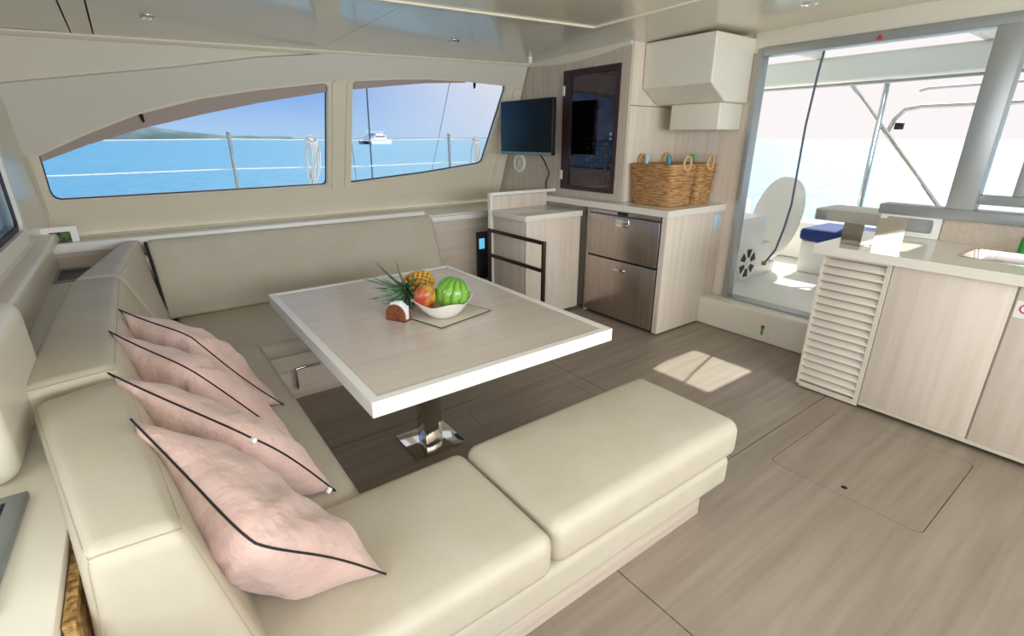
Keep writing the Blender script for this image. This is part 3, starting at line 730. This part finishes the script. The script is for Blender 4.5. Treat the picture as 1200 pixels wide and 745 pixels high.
d2 = box('drawer', FX-.012, FX+.012, 2.364, 3.118, .03, .535, 'steel', fr, .005)
box('control_strip', FX-.010, FX+.012, 2.364, 3.118, .912, .943, 'steel', fr, .002)
box('thermostat', FX-.013, FX-.008, 2.68, 2.79, .915, .940, 'black', fr, .002)
box('latch_plate', FX-.022, FX-.012, 2.66, 2.79, .825, .888, 'steelb', d1, .004)
box('latch_lever', FX-.031, FX-.022, 2.665, 2.785, .825, .852, 'chrome', d1, .004)
box('latch_plate', FX-.021, FX-.012, 2.665, 2.785, .445, .475, 'steelb', d2, .004)
box('latch_lever', FX-.031, FX-.021, 2.67, 2.78, .455, .475, 'chrome', d2, .004)
sk = box('switch_plate', 3.77, 3.845, 2.297, 2.305, .80, .925, 'bluetape', None, .002)
tag(sk, 'pale blue switch plate on the fridge cabinet end', 'switch')
sc = thing('side_cabinet', (2.85, 3.4, 0), 'low pale wood cabinet with raised back beside the fridge', 'cabinet')
box('front_panel', 2.515, 3.125, 3.19, 3.215, .03, .865, 'woodv', sc, .002)
box('side_panel', 2.515, 2.54, 3.215, 3.655, .03, .865, 'woodv', sc, .002)
box('side_panel', 3.10, 3.125, 3.215, 3.655, .03, .865, 'woodv', sc, .002)
box('plinth', 2.56, 3.10, 3.24, 3.65, 0, .03, 'black', sc, 0)
box('top', 2.49, 3.127, 3.17, 3.655, .865, .915, 'counter', sc, .004)
box('raised_back', 2.505, 3.127, 3.66, 3.695, .0, 1.03, 'woodv', sc, .002)
box('edge_post', 2.48, 2.503, 3.655, 3.70, .0, 1.06, 'whitelam', sc, .003)
box('edge_cap', 2.505, 3.245, 3.667, 3.70, 1.032, 1.06, 'whitelam', sc, .003)
gr = thing('guard_rail', (2.46, 3.2, 0), 'dark bronze guard rail beside the side cabinet', 'rail')
for z in (.745, .525): box('cross_bar', 2.447, 2.465, 2.90, 3.64, z-.015, z+.015, 'bronze', gr, .004)
box('upright', 2.443, 2.469, 2.88, 2.91, .0, .76, 'bronze', gr, .004)
box('upright', 2.443, 2.469, 3.63, 3.655, .0, .76, 'bronze', gr, .004)
# small lit display on the wall beside the companionway
dsp = thing('wall_display', (2.52, 4.025, .5), 'small dark wall unit with a lit blue display by the cabinet', 'display')
box('case', 2.56, 2.68, 4.0, 4.03, .20, .66, 'gasket', dsp, .004)
box('screen', 2.575, 2.635, 3.992, 4.0, .50, .60, 'led', dsp, .002)

# ------------------------------------------------------------------ TV, SPEAKER, ELECTRICAL PANEL
tv = thing('television', (3.05, 3.9, 1.36), 'flat black television on a bracket next to the side window', 'television')
body = box('housing', 2.975, 3.02, 3.434, 4.185, 1.364, 1.833, 'black', tv, .006)
box('screen', 2.968, 2.976, 3.444, 4.175, 1.395, 1.823, 'screen', tv, .001)
box('lower_bezel', 2.9675, 2.976, 3.439, 4.18, 1.366, 1.390, 'laptop', tv, .002)
box('wall_bracket', 3.02, 3.248, 3.76, 3.88, 1.54, 1.66, 'black', tv, .004)
tube('power_cable', [(3.01, 3.66, 1.40), (3.12, 3.70, 1.31), (3.235, 3.76, 1.20), (3.24, 3.81, 1.10), (3.24, 3.80, 1.03)], .006, 'black', tv, 6)
sp = thing('round_speaker', (3.235, 4.22, 1.28), 'small white round speaker on the wall below the television', 'speaker')
RX = Matrix.Rotation(R(-90), 4, 'Y')
lathe('rim', [(0, 0), (.095, 0), (.095, .012), (.075, .018), (.07, .012), (0, .012)], (3.25, 4.24, 1.27), 'white', sp, 28, RX)
lathe('cone', [(0, .026), (.02, .024), (.03, .014), (.068, .0125)], (3.25, 4.24, 1.27), 'pelmet', sp, 24, RX)
ep = thing('electrical_panel', (3.25, 3.27, 1.07), 'dark smoked-glass electrical panel in a brown frame beside the television', 'electrical panel')
def yz(x): return lambda u, v, t: Vector((x+t, u, v))
plate('frame', [(2.942, 1.065), (3.597, 1.065), (3.597, 2.058), (2.942, 2.058)], [[(2.975, 1.098), (3.50, 1.098), (3.50, 2.012), (2.975, 2.012)]], yz(3.236), .03, 'panelframe', ep)
box('door', 3.243, 3.249, 2.972, 3.505, 1.095, 2.015, 'smoke', ep, 0)
board = box('switchboard', 3.29, 3.30, 2.96, 3.58, 1.08, 2.04, 'black', ep, .002)
box('hinge', 3.226, 3.238, 3.57, 3.605, 1.86, 1.94, 'trim', ep, .004)
box('hinge', 3.226, 3.238, 3.57, 3.605, 1.15, 1.23, 'trim', ep, .004)
lathe('lock', [(0, 0), (.013, 0), (.013, .012), (0, .013)], (3.243, 2.995, 1.54), 'chrome', ep, 14, RX)
lathe('lock', [(0, 0), (.010, 0), (.010, .010), (0, .011)], (3.243, 2.995, 1.50), 'chrome', ep, 14, RX)
for (y, z, s1, s2, mm) in ((3.06, 1.88, .10, .10, 'gasket'), (3.18, 1.86, .06, .08, 'laptop'), (3.29, 1.85, .04, .05, 'red'), (3.05, 1.70, .11, .06, 'screen'), (3.20, 1.70, .05, .06, 'laptop'), (3.05, 1.59, .09, .07, 'laptop'), (3.17, 1.59, .09, .07, 'laptop'), (3.28, 1.61, .05, .13, 'gasket')):
    box('gauge', 3.278, 3.29, y-s1/2, y+s1/2, z-s2/2, z+s2/2, mm, board, .003)
for c_ in range(6):
    for r_i in range(9):
        box('switch', 3.278, 3.29, 3.02+.055*c_, 3.035+.055*c_, 1.18+.034*r_i, 1.20+.034*r_i, 'laptop' if (c_+r_i) % 3 else 'whitelam', board, .002)
box('label_strip', 3.28, 3.29, 3.10, 3.36, 1.50, 1.52, 'laptop', board, .001)
box('label_strip', 3.28, 3.29, 3.15, 3.38, 1.13, 1.16, 'laptop', board, .001)

# ------------------------------------------------------------------ CORNER HOOD
hd = thing('corner_locker', (3.65, 2.5, 1.57), 'cream chamfered overhead locker in the corner above the baskets', 'locker')
zt = 2.195
pyd('upper_box', [(3.395, 2.235, zt), (3.395, 2.235, 1.875), (3.595, 2.235, 1.757), (3.895, 2.235, 1.757), (3.895, 2.235, zt),
                  (3.395, 2.845, zt), (3.395, 2.845, 1.875), (3.595, 2.845, 1.757), (3.895, 2.845, 1.757), (3.895, 2.845, zt)],
    [(0, 1, 2, 3, 4), (9, 8, 7, 6, 5), (0, 5, 6, 1), (1, 6, 7, 2), (2, 7, 8, 3), (3, 8, 9, 4), (4, 9, 5, 0)], 'gel', hd).modifiers.new('round', 'BEVEL').width = .012
hd.children[0].modifiers['round'].segments = 3
box('lower_box', 3.59, 3.895, 2.265, 2.70, 1.565, 1.757, 'gel', hd, .012, 3)

# ------------------------------------------------------------------ BASKETS
def basket(x0, x1, y0, y1, z0, z1, flare, label):
    b = thing('seagrass_basket', ((x0+x1)/2, (y0+y1)/2, z0), label, 'basket', 'seagrass baskets on the worktop')
    bm = bmesh.new(); rows = 15
    for r_i in range(rows):
        t = r_i/(rows-1); d = flare*t; z = z0+.012+(z1-z0-.02)*t
        pts = []
        seq = rrect(x0-d, x1+d, y0-d, y1+d, .035, 3); n = len(seq)
        for i in range(n):
            a, c = Vector(seq[i]), Vector(seq[(i+1) % n]); m = max(1, int((c-a).length/.014))
            for k in range(m): pts.append(a.lerp(c, k/m))
        cx, cy = (x0+x1)/2, (y0+y1)/2; P = []
        for i, p in enumerate(pts):
            o = .0035*(1 if (i+r_i) % 2 else -1); dv = Vector((p.x-cx, p.y-cy)).normalized()
            P.append((p.x+dv.x*o, p.y+dv.y*o, z+.0015*math.sin(i*1.9+r_i)))
        add_tube(bm, P, .0125, 6, True)
    from_bm('woven_side', bm, 'wick', b, 60)
    box('bottom', x0, x1, y0, y1, z0, z0+.012, 'wick', b, .003)
    return b
def handle(b, p, axis, r=.036):
    pts = []
    for k in range(24):
        a = 2*PI*k/24; u = math.cos(a)*r; v = math.sin(a)*r*1.25
        pts.append((p[0]+(u if axis == 'x' else 0), p[1]+(u if axis == 'y' else 0), p[2]+v))
    tube('handle', pts, .011, 'wickh', b, 8, True)
ba = basket(3.325, 3.575, 2.425, 2.80, 1.002, 1.315, .022, 'brown woven seagrass basket at the front edge of the worktop, larger in view')
handle(ba, (3.45, 2.392, 1.325), 'x', .042); handle(ba, (3.45, 2.825, 1.335), 'x', .036)
bb_ = basket(3.665, 3.845, 2.425, 2.78, 1.002, 1.315, .022, 'woven seagrass basket pushed against the bulkhead behind the other basket')
handle(bb_, (3.755, 2.392, 1.325), 'x', .042); handle(bb_, (3.755, 2.81, 1.335), 'x', .036)
def bottle(name, c, r, h, m, capm, label):
    t = thing(name, c, label, 'bottle')
    lathe('body', [(0, 0), (r, 0), (r, h*.62), (r*.45, h*.78), (r*.4, h*.88), (0, h*.88)], c, m, t, 18)
    lathe('cap', [(0, h*.86), (r*.5, h*.86), (r*.5, h), (0, h)], c, capm, t, 16)
bottle('spray_bottle', (3.50, 2.60, 1.016), .035, .355, 'teal', 'teal', 'teal bottle poking out of the front basket')
bottle('spray_bottle', (3.75, 2.56, 1.016), .035, .37, 'green', 'green', 'bright green bottle poking out of the rear basket')
bottle('spray_bottle', (3.40, 2.74, 1.016), .03, .365, 'bluetape', 'bluetape', 'pale grey bottle cap just showing above the front basket')

# ------------------------------------------------------------------ GALLEY
ga = thing('galley_louvred_cabinet', (3.4, 1.03, 0), 'cream louvred ventilation cabinet at the end of the galley', 'cabinet')
plate('louvre_frame', [(.865, .03), (1.215, .03), (1.215, .87), (.865, .87)], [[(.89, .045), (1.20, .045), (1.20, .855), (.89, .855)]], yz(3.18), .03, 'louvre', ga)
box('end_panel', 3.21, 3.895, 1.195, 1.215, .03, .87, 'woodv', ga, .002)
box('back_board', 3.235, 3.24, .87, 1.195, .03, .87, 'woodtv', ga, 0)
for k in range(17):
    z = .075+k*.0466
    box('slat', -.022, .022, .887, 1.203, -.006, .006, 'louvre', ga, .003, 2, Matrix.Translation((3.196, 0, z)) @ Matrix.Rotation(R(-52), 4, 'Y'))
gc = thing('galley_cabinet', (3.5, .3, 0), 'long pale wood galley cabinet with plain doors under the sink', 'cabinet')
for (a, b) in ((.372, .862), (-.13, .366), (-.65, -.136), (-1.20, -.656)):
    box('door', 3.18, 3.20, a+.003, b, .05, .865, 'woodv', gc, .002)
box('carcass', 3.202, 3.89, -1.20, .862, .04, .75, 'woodv', gc, .002)
box('top_rail', 3.202, 3.22, -1.20, .862, .75, .868, 'woodv', gc, .002)
box('bottom_rail', 3.185, 3.205, -1.20, .862, .025, .048, 'trim', gc, .002); box('bottom_rail', 3.185, 3.205, .868, 1.20, .012, .029, 'trim', ga, .002)
box('plinth', 3.25, 3.88, -1.20, .86, 0, .03, 'black', gc, 0); box('plinth', 3.25, 3.88, .868, 1.17, 0, .029, 'black', ga, 0)
sink_o = rrect(3.42, 3.77, .02, .66, .05)
gw = plate('galley_worktop', [(3.15, -1.22), (3.893, -1.22), (3.893, 1.265), (3.15, 1.265)], [sink_o], lambda u, v, t: Vector((u, v, .92-t)), .05, 'counter')
tag(gw, 'long white galley worktop with sink cut-out', 'worktop')
snk = thing('sink', (3.6, .34, .8), 'stainless steel sink let into the galley worktop', 'sink')
plate('rim', grow(sink_o, .012), [shrink(sink_o, .004)], lambda u, v, t: Vector((u, v, .923-t)), .003, 'steelb', snk)
bm = bmesh.new(); so_ = shrink(sink_o, .002); n = len(so_)
ra = [bm.verts.new((p[0], p[1], .921)) for p in so_]; rb_ = [bm.verts.new((p[0], p[1], .78)) for p in shrink(sink_o, .02)]; rc = [bm.verts.new((p[0], p[1], .765)) for p in shrink(sink_o, .05)]
for A_, B_ in ((ra, rb_), (rb_, rc)):
    for k in range(n): bm.faces.new((A_[k], A_[(k+1) % n], B_[(k+1) % n], B_[k]))
bm.faces.new(rc); from_bm('bowl', bm, 'steel', snk, 50)
# wood splash-back and little framed pane
spb = struct(box('trim_7', 3.882, 3.90, -1.2, .865, .92, 1.05, 'woodx', None, .002))
pf = struct(bpy.data.objects.new('window_8', None)); COL.objects.link(pf); pf.location = (3.88, 1.0, .92)
plate('frame', [(.872, .922), (1.19, .922), (1.19, 1.048), (.872, 1.048)], [rrect(.91, 1.155, .952, 1.035, .015)], yz(3.872), .02, 'white', pf)
box('pane', 3.880, 3.884, .905, 1.16, .948, 1.04, 'glass', pf, 0)
# polished steel guards at the worktop end
def guard(p0, p1, h, lean, label):
    a, b = Vector((*p0, .92)), Vector((*p1, .92)); d = (b-a).normalized(); nr = Vector((0, 0, 1)).cross(d)
    t = thing('steel_guard', a.lerp(b, .5), label, 'guard')
    L_ = (b-a).length
    f = lambda u, v, w_: a+d*u+Vector((0, 0, 1))*v+nr*(v*lean+w_)
    plate('sheet', [(0, 0), (L_, 0), (L_, h), (0, h)], [], f, .004, 'steelb', t)
    plate('foot', [(0, 0), (L_, 0), (L_, .004), (0, .004)], [], f, .05, 'steelb', t)
guard((3.30, 1.185), (3.28, 1.075), .125, .0, 'small polished steel splash guard at the galley worktop end')
guard((3.33, 1.03), (3.42, .92), .165, .0, 'taller polished steel splash guard standing in sunlight on the galley worktop')
bottle('soap_bottle', (3.81, .475, .922), .028, .12, 'green', 'green', 'green soap bottle behind the sink')
stk = thing('door_sticker', (3.178, .33, .78), 'small white sticker with red ring on a galley door', 'sticker')
box('label', 3.1785, 3.1797, .30, .362, .72, .80, 'white', stk, 0)
tube('ring', [(3.1780, .325+.02*math.cos(2*PI*k/16), .765+.02*math.sin(2*PI*k/16)) for k in range(16)], .003, 'red', stk, 6, True)

# ------------------------------------------------------------------ NAV SHELF THINGS
vt = thing('shelf_vent', (-.34, 3.78, .755), 'dark recessed vent panel on the corner shelf', 'vent')
plate('frame', rrect(-.46, -.24, 3.60, 3.95, .01, 2), [rrect(-.44, -.26, 3.62, 3.93, .006, 2)], lambda u, v, t: Vector((u, v, .763-t)), .008, 'laptop', vt)
box('grille', -.44, -.26, 3.62, 3.93, .755, .758, 'black', vt, 0)
pic = thing('picture_tile', (-.42, 4.2, .905), 'small white framed plant picture on the ledge in the corner', 'picture')
PMx = Matrix.Translation((-.415, 4.10, .862)) @ Matrix.Rotation(R(-8), 4, 'X')
def pmap(off): return lambda u, v, t: PMx @ Vector((u, t-off, v))
plate('frame', [(-.085, 0), (.085, 0), (.085, .13), (-.085, .13)], [[(-.05, .03), (.05, .03), (.05, .10), (-.05, .10)]], pmap(.008), .016, 'white', pic)
plate('print', [(-.052, .028), (.052, .028), (.052, .102), (-.052, .102)], [], pmap(.003), .006, 'photo_green', pic)
lp = thing('laptop', (-.5, 1.19, .755), 'grey laptop lying open on the shelf beside the sofa', 'laptop')
LM = Matrix.Translation((-.318, 1.36, .757)) @ Matrix.Rotation(R(-2), 4, 'Z')
bm = bmesh.new(); add_box(bm, -.26, 0, -.37, 0, 0, .016, .004, 2, LM); from_bm('case', bm, 'laptop', lp, 40)
bm = bmesh.new(); add_box(bm, -.158, -.032, -.34, -.03, .0155, .0165, 0, 1, LM); well = from_bm('key_well', bm, 'black', lp)
for i in range(6):
    for j in range(15):
        bm = bmesh.new(); add_box(bm, -.154+.0205*i, -.137+.0205*i, -.336+.0203*j, -.319+.0203*j, .0165, .0185, .001, 1, LM); from_bm('key', bm, 'gasket', well)
bm = bmesh.new(); add_box(bm, -.268, -.262, -.37, 0, .01, .24, .003, 2, LM @ Matrix.Translation((0, 0, 0))); from_bm('lid', bm, 'laptop', lp, 40)

# ------------------------------------------------------------------ DOWNLIGHTS
def downlight(x, y, label):
    z = zc(x, y)-(.022 if x < 2.5 and y < 2.53 else 0)
    t = thing('downlight', (x, y, z), label, 'light', 'recessed downlights')
    F = Matrix.Rotation(PI, 4, 'X')
    lathe('bezel', [(.032, -.004), (.034, .003), (.044, .006), (.05, .0), (.05, -.004)], (x, y, z), 'chrome', t, 24, F)
    lathe('lens', [(0, .0), (.033, .0), (.033, -.003)], (x, y, z), 'lens', t, 20, F)
downlight(.24, 3.50, 'unlit chrome recessed downlight beside the ceiling beam')
downlight(2.02, 3.42, 'unlit chrome recessed downlight in the panel above the wider side window')
downlight(3.28, 1.60, 'unlit chrome recessed downlight in front of the door')
sm = thing('ceiling_sensor', (3.02, 3.86, zc(3.02, 3.86)), 'small white sensor on the ceiling above the television', 'sensor')
lathe('housing', [(0, .045), (.012, .045), (.016, .03), (.014, .012), (.022, .006), (.022, -.002)], (3.02, 3.80, zc(3.02, 3.80)), 'white', sm, 18, Matrix.Rotation(PI, 4, 'X'))

# ------------------------------------------------------------------ SIDE DECK OUTSIDE THE WINDOWS
struct(box('added_sun_brow', -1.2, 4.0, 4.16, 4.85, 2.24, 2.32, 'white', None, .02))  # unseen brow added to keep sun off the sill below the windows
dk = struct(box('side_deck', -6, 8, 4.62, 5.75, .35, .42, 'white', None, .01))
def stanchion(x, label):
    t = thing('stanchion', (x, 5.4, .42), label, 'stanchion', 'lifeline stanchions along the side deck')
    tube('post', [(x, 5.4, .42), (x, 5.4, 1.54)], .016, 'alu', t, 8)
    lathe('cap', [(.018, 0), (.02, .02), (0, .03)], (x, 5.4, 1.54), 'alu', t, 12)
    lathe('foot', [(.045, 0), (.045, .01), (.022, .02), (.02, .06)], (x, 5.4, .42), 'alu', t, 14)
stanchion(.80, 'steel lifeline stanchion outside the arched window'); stanchion(3.09, 'steel lifeline stanchion outside the window by the television'); stanchion(-1.6, 'steel lifeline stanchion ahead of the arched window')
for z in (1.50, 1.24):
    lw = tube('lifeline', [(-3, 5.4, z-.02), (-1.6, 5.4, z), (-.4, 5.4, z-.012), (.8, 5.4, z), (2.0, 5.4, z-.012), (3.09, 5.4, z), (4.5, 5.4, z-.02)], .006, 'ropew', None, 6)
    tag(lw, 'upper white wire lifeline along the side deck' if z > 1.4 else 'lower white wire lifeline along the side deck', 'lifeline')
def coil(x, label):
    t = thing('rope_coil', (x, 5.38, 1.1), label, 'rope', 'rope coils on the lifeline')
    for k in range(5):
        dx = .012*(k-2); L_ = .40+.05*math.sin(k*2.3)
        pts = []
        for i in range(20):
            a = 2*PI*i/20; pts.append((x+dx+math.sin(a)*(.03+.008*k)+.03*math.cos(a)*.6, 5.372+.006*k, 1.51-L_/2+math.cos(a)*L_/2))
        tube('loop', pts, .009, 'ropew', t, 6, True)
    tube('knot', [(x-.05, 5.36, 1.50), (x-.01, 5.35, 1.53), (x+.03, 5.35, 1.51), (x+.06, 5.36, 1.49), (x+.02, 5.35, 1.47), (x-.03, 5.35, 1.48)], .014, 'ropew', t, 6, True)
coil(1.50, 'white rope coil hung on the lifeline outside the arched window'); coil(3.43, 'white rope coil hung on the lifeline near the television')
for (p, q, r_, lab) in (((2.12, 5.45, .42), (2.18, 5.2, 6), .0081, 'dark shroud wire rising outside the wider side window'), ((1.98, 5.45, .42), (1.75, 5.3, 6), .006, 'thin pale stay beside the dark shroud'), ((2.75, 5.62, .42), (4.35, 5.5, 6), .005, 'slanting stay outside the window by the television')):
    tag(tube('shroud', [p, q], r_, 'rod' if r_ > .008 else 'alu', None, 6), lab, 'rigging')
# far white catamaran
CTP = (123, 303, SEA)
ct = thing('catamaran', CTP, 'white catamaran anchored far off beyond the side window', 'boat')
CM = Matrix.Translation(CTP) @ Matrix.Rotation(R(34), 4, 'Z') @ Matrix.Diagonal((1.45, 1.1, 1.25, 1))
def cpart(name, sec, m, par, y0, y1):
    n = len(sec); vs = [CM @ Vector((p[0], y0, p[1])) for p in sec]+[CM @ Vector((p[0], y1, p[1])) for p in sec]
    fs = [tuple(range(n)), tuple(range(2*n-1, n-1, -1))]+[(i, (i+1) % n, (i+1) % n+n, i+n) for i in range(n)]
    return pyd(name, vs, fs, m, par)
for (a, b) in ((-4, -2.4), (2.4, 4)): cpart('hull', [(-8, 1.8), (-8.4, 2.2), (-7, 0), (7, 0), (8.3, 2.2)], 'white', ct, a, b)
cpart('deck_house', [(-5, 2.2), (-3.5, 3.9), (3.4, 4.1), (4.6, 2.2)], 'white', ct, -3.4, 3.4)
cpart('windows', [(-3.9, 3.2), (-3.6, 3.6), (3.1, 3.6), (3.3, 3.2)], 'gasket', ct, -3.45, 3.45)
cpart('bridge_deck', [(-7, 1.3), (-7, 2.2), (7, 2.2), (7, 1.3)], 'white', ct, -3, 3)
cpart('bimini', [(-3, 5.3), (-2.6, 5.5), (2.8, 5.6), (3.4, 5.3)], 'white', ct, -2.8, 2.8)
cpart('flybridge', [(-2.6, 4.0), (-2.2, 4.8), (2.6, 4.8), (2.9, 4.0)], 'white', ct, -2.6, 2.6)
for x_ in (-2.2, 2.4): tube('bimini_post', [CM @ Vector((x_, 0, 4.6)), CM @ Vector((x_, 0, 5.4))], .1, 'alu', ct, 6)

# ------------------------------------------------------------------ AFT COCKPIT
struct(box('cockpit_floor', 3.95, 7.4, -2.2, 4.4, .10, .20, 'white', None, .01))
RZ = 2.34
rf = plate('cockpit_roof', [(3.95, -2.2), (6.3, -2.2), (6.3, 4.4), (3.95, 4.4)], [rrect(4.60, 5.17, 1.84, 2.30, .03), rrect(4.50, 4.86, 1.08, 1.34, .03)], lambda u, v, t: Vector((u, v, RZ+t+.03*(u-4))), .05, 'white'); struct(rf)  # roof openings added to throw sun patches on floor and galley worktop
for (a, b, c, d) in ((4.60, 5.17, 1.84, 2.30), (4.50, 4.86, 1.08, 1.34)):
    plate('added_sun_pane', rrect(a-.01, b+.01, c-.01, d+.01, .03), [], lambda u, v, t: Vector((u, v, RZ+.051+t+.03*(u-4))), .006, 'roofglass', rf)
for (a, b, c, d) in ((5.35, 5.95, 1.5, 2.6), (5.35, 5.95, .1, 1.3), (4.1, 4.5, 1.5, 2.6), (5.35, 5.95, 2.85, 3.8)):
    plate('roof_liner', rrect(a, b, c, d, .04), [], lambda u, v, t: Vector((u, v, RZ-.012+t+.03*(u-4))), .011, 'liner', rf)
softbox('aft_beam', 6.05, 6.32, -2.2, 4.4, 2.04, 2.30, .05, 'white', rf)
for y in (1.40, 2.75, -.2): box('roof_rib', 4.0, 6.1, y-.03, y+.03, RZ-.05, RZ+.02, 'white', rf, .008)
box('roof_light', 4.95, 5.35, 1.36, 1.44, RZ-.075, RZ-.05, 'alu', rf, .006)
tube('grab_rail', [(6.03, 3.6, 2.06), (6.0, 3.3, 2.02), (6.0, 2.0, 2.02), (6.0, .3, 2.03), (6.03, .2, 2.06)], .016, 'alu', rf, 8)
po = tag(tube('roof_post', [(6.1, 2.08, .20), (6.1, 2.09, 2.06)], .026, 'chrome', None, 10), 'upright steel post carrying the cockpit roof', 'post')
po2 = tag(tube('roof_brace', [(6.12, 2.44, 2.06), (6.12, 1.20, .62)], .020, 'chrome', None, 10), 'slanted steel brace crossing the cockpit post', 'brace')
ph = thing('hanging_rod', (5.0, 2.4, .4), 'thin dark bent rod hanging beside the cockpit doorway', 'rod')
tube('rod', [(4.45, 1.976, 2.344), (4.45, 2.01, 1.985), (4.45, 2.03, 1.60), (4.45, 2.028, 1.30), (4.45, 2.025, .98), (4.45, 2.05, .78), (4.45, 2.09, .58), (4.45, 2.165, .45)], .009, 'rod', ph, 8)
lathe('end_knob', [(0, -.02), (.02, -.015), (.02, .015), (0, .02)], (4.45, 2.17, .445), 'foam', ph, 12)
# davits / rods aft
dv = thing('davit_tube', (7.0, 1.8, 1.8), 'steel davit tube with a black clamp behind the cockpit', 'davit')
tube('tube', [(6.9, 2.26, 1.55), (6.9, 2.22, 1.70), (6.9, 2.14, 1.80), (6.9, 2.0, 1.825), (6.9, .2, 1.84)], .022, 'alu', dv, 8)
tube('upper_tube', [(6.9, 2.05, 1.98), (6.9, 1.98, 2.0), (6.9, .2, 2.03)], .014, 'alu', dv, 8)
box('clamp', 6.88, 6.93, 2.12, 2.20, 1.60, 1.67, 'black', dv, .008)
# stair moulding to the side deck with loudspeaker
stm = thing('deck_steps', (4.9, 2.8, .2), 'white moulded steps in the cockpit with a round loudspeaker', 'steps')
cs = plate('step_block', [(4.12, .2), (5.24, .2), (5.24, .30), (5.10, .30), (5.10, .52), (4.93, .52), (4.93, .80), (4.12, .80)], [], lambda u, v, t: Vector((u, 2.45+t, v)), .9, 'white', stm)
for (a, b, z) in ((4.935, 5.095, .522), (5.105, 5.235, .302)): box('blue_shade_tread', a, b, 2.47, 3.3, z, z+.004, 'bluetape', stm, 0)  # pale blue sheets paint the bluish shade onto the white steps
RY = Matrix.Rotation(R(90), 4, 'X')
lathe('loudspeaker', [(0, .02), (.03, .02), (.045, .006), (.145, .006), (.16, .014), (.175, .010), (.18, 0)], (4.68, 2.45, .36), 'white', stm, 28, RY)
for k in range(6):
    a0 = 2*PI*k/6+.1
    pts = [(4.68+r_*math.cos(a0+aa), .36+r_*math.sin(a0+aa)) for (r_, aa) in ((.06, 0), (.14, .05), (.14, .65), (.06, .70))]
    plate('speaker_slot', pts, [], lambda u, v, t: Vector((u, 2.4405+t, v)), .004, 'black', stm)
# horseshoe buoy on the steps
hb = thing('horseshoe_buoy', (4.62, 2.75, .81), 'cream horseshoe life ring standing on the cockpit steps', 'life ring')
tube('ring', [(4.66+.11*math.cos(R(-50+280*k/16)), 2.72, .955+.11*math.sin(R(-50+280*k/16))) for k in range(17)], .045, 'trim', hb, 10)
# white oval seat back
ov = thing('oval_board', (5.25, 2.5, .35), 'tall white oval board leaning in the cockpit beside the blue bench', 'board')
bm = bmesh.new(); prof = []
OM = Matrix.Rotation(R(-80), 4, 'Z') @ Matrix.Rotation(R(12), 4, 'Y') @ Matrix.Diagonal((.235, .035, .43, 1))
for k in range(17):
    a = -PI/2+PI*k/16; prof.append((math.cos(a)**.8 if 0 < k < 16 else 0, math.sin(a)))
add_lathe(bm, prof, (5.31, 2.55, .72), 32, OM); from_bm('shell', bm, 'white', ov, 70)
tube('stay', [(5.31, 2.56, .20), (5.31, 2.56, .5)], .02, 'alu', ov, 8)
# blue cushioned bench
bn = thing('cockpit_bench', (5.6, 1.6, .2), 'white moulded cockpit bench', 'bench')
box('base', 5.40, 5.99, -.6, 2.30, .20, .53, 'white', bn, .02)
cu = softbox('bench_cushion', 5.37, 5.99, -.6, 2.32, .532, .655, .04, 'navy')
tag(cu, 'long navy blue cushion on the white cockpit bench', 'cushion')
tbk = thing('cockpit_table', (4.75, 1.4, .2), 'grey cockpit table edge beyond the galley hatch', 'table')
box('top', 4.60, 5.0, .5, 1.89, .86, .955, 'pelmet', tbk, .01)
box('leg', 4.78, 4.86, 1.1, 1.2, .2, .86, 'alu', tbk, .006)
box('end_clip', 4.585, 4.61, 1.80, 1.87, .87, .945, 'alu', tbk, .004)
# outer coaming of the cockpit
cm_ = struct(box('coaming', 6.0, 6.25, -2.2, 4.4, .20, .62, 'white', None, .03, 3))
struct(box('cockpit_side', 3.95, 6.2, 3.3, 4.4, .20, .80, 'white', None, .03, 3))
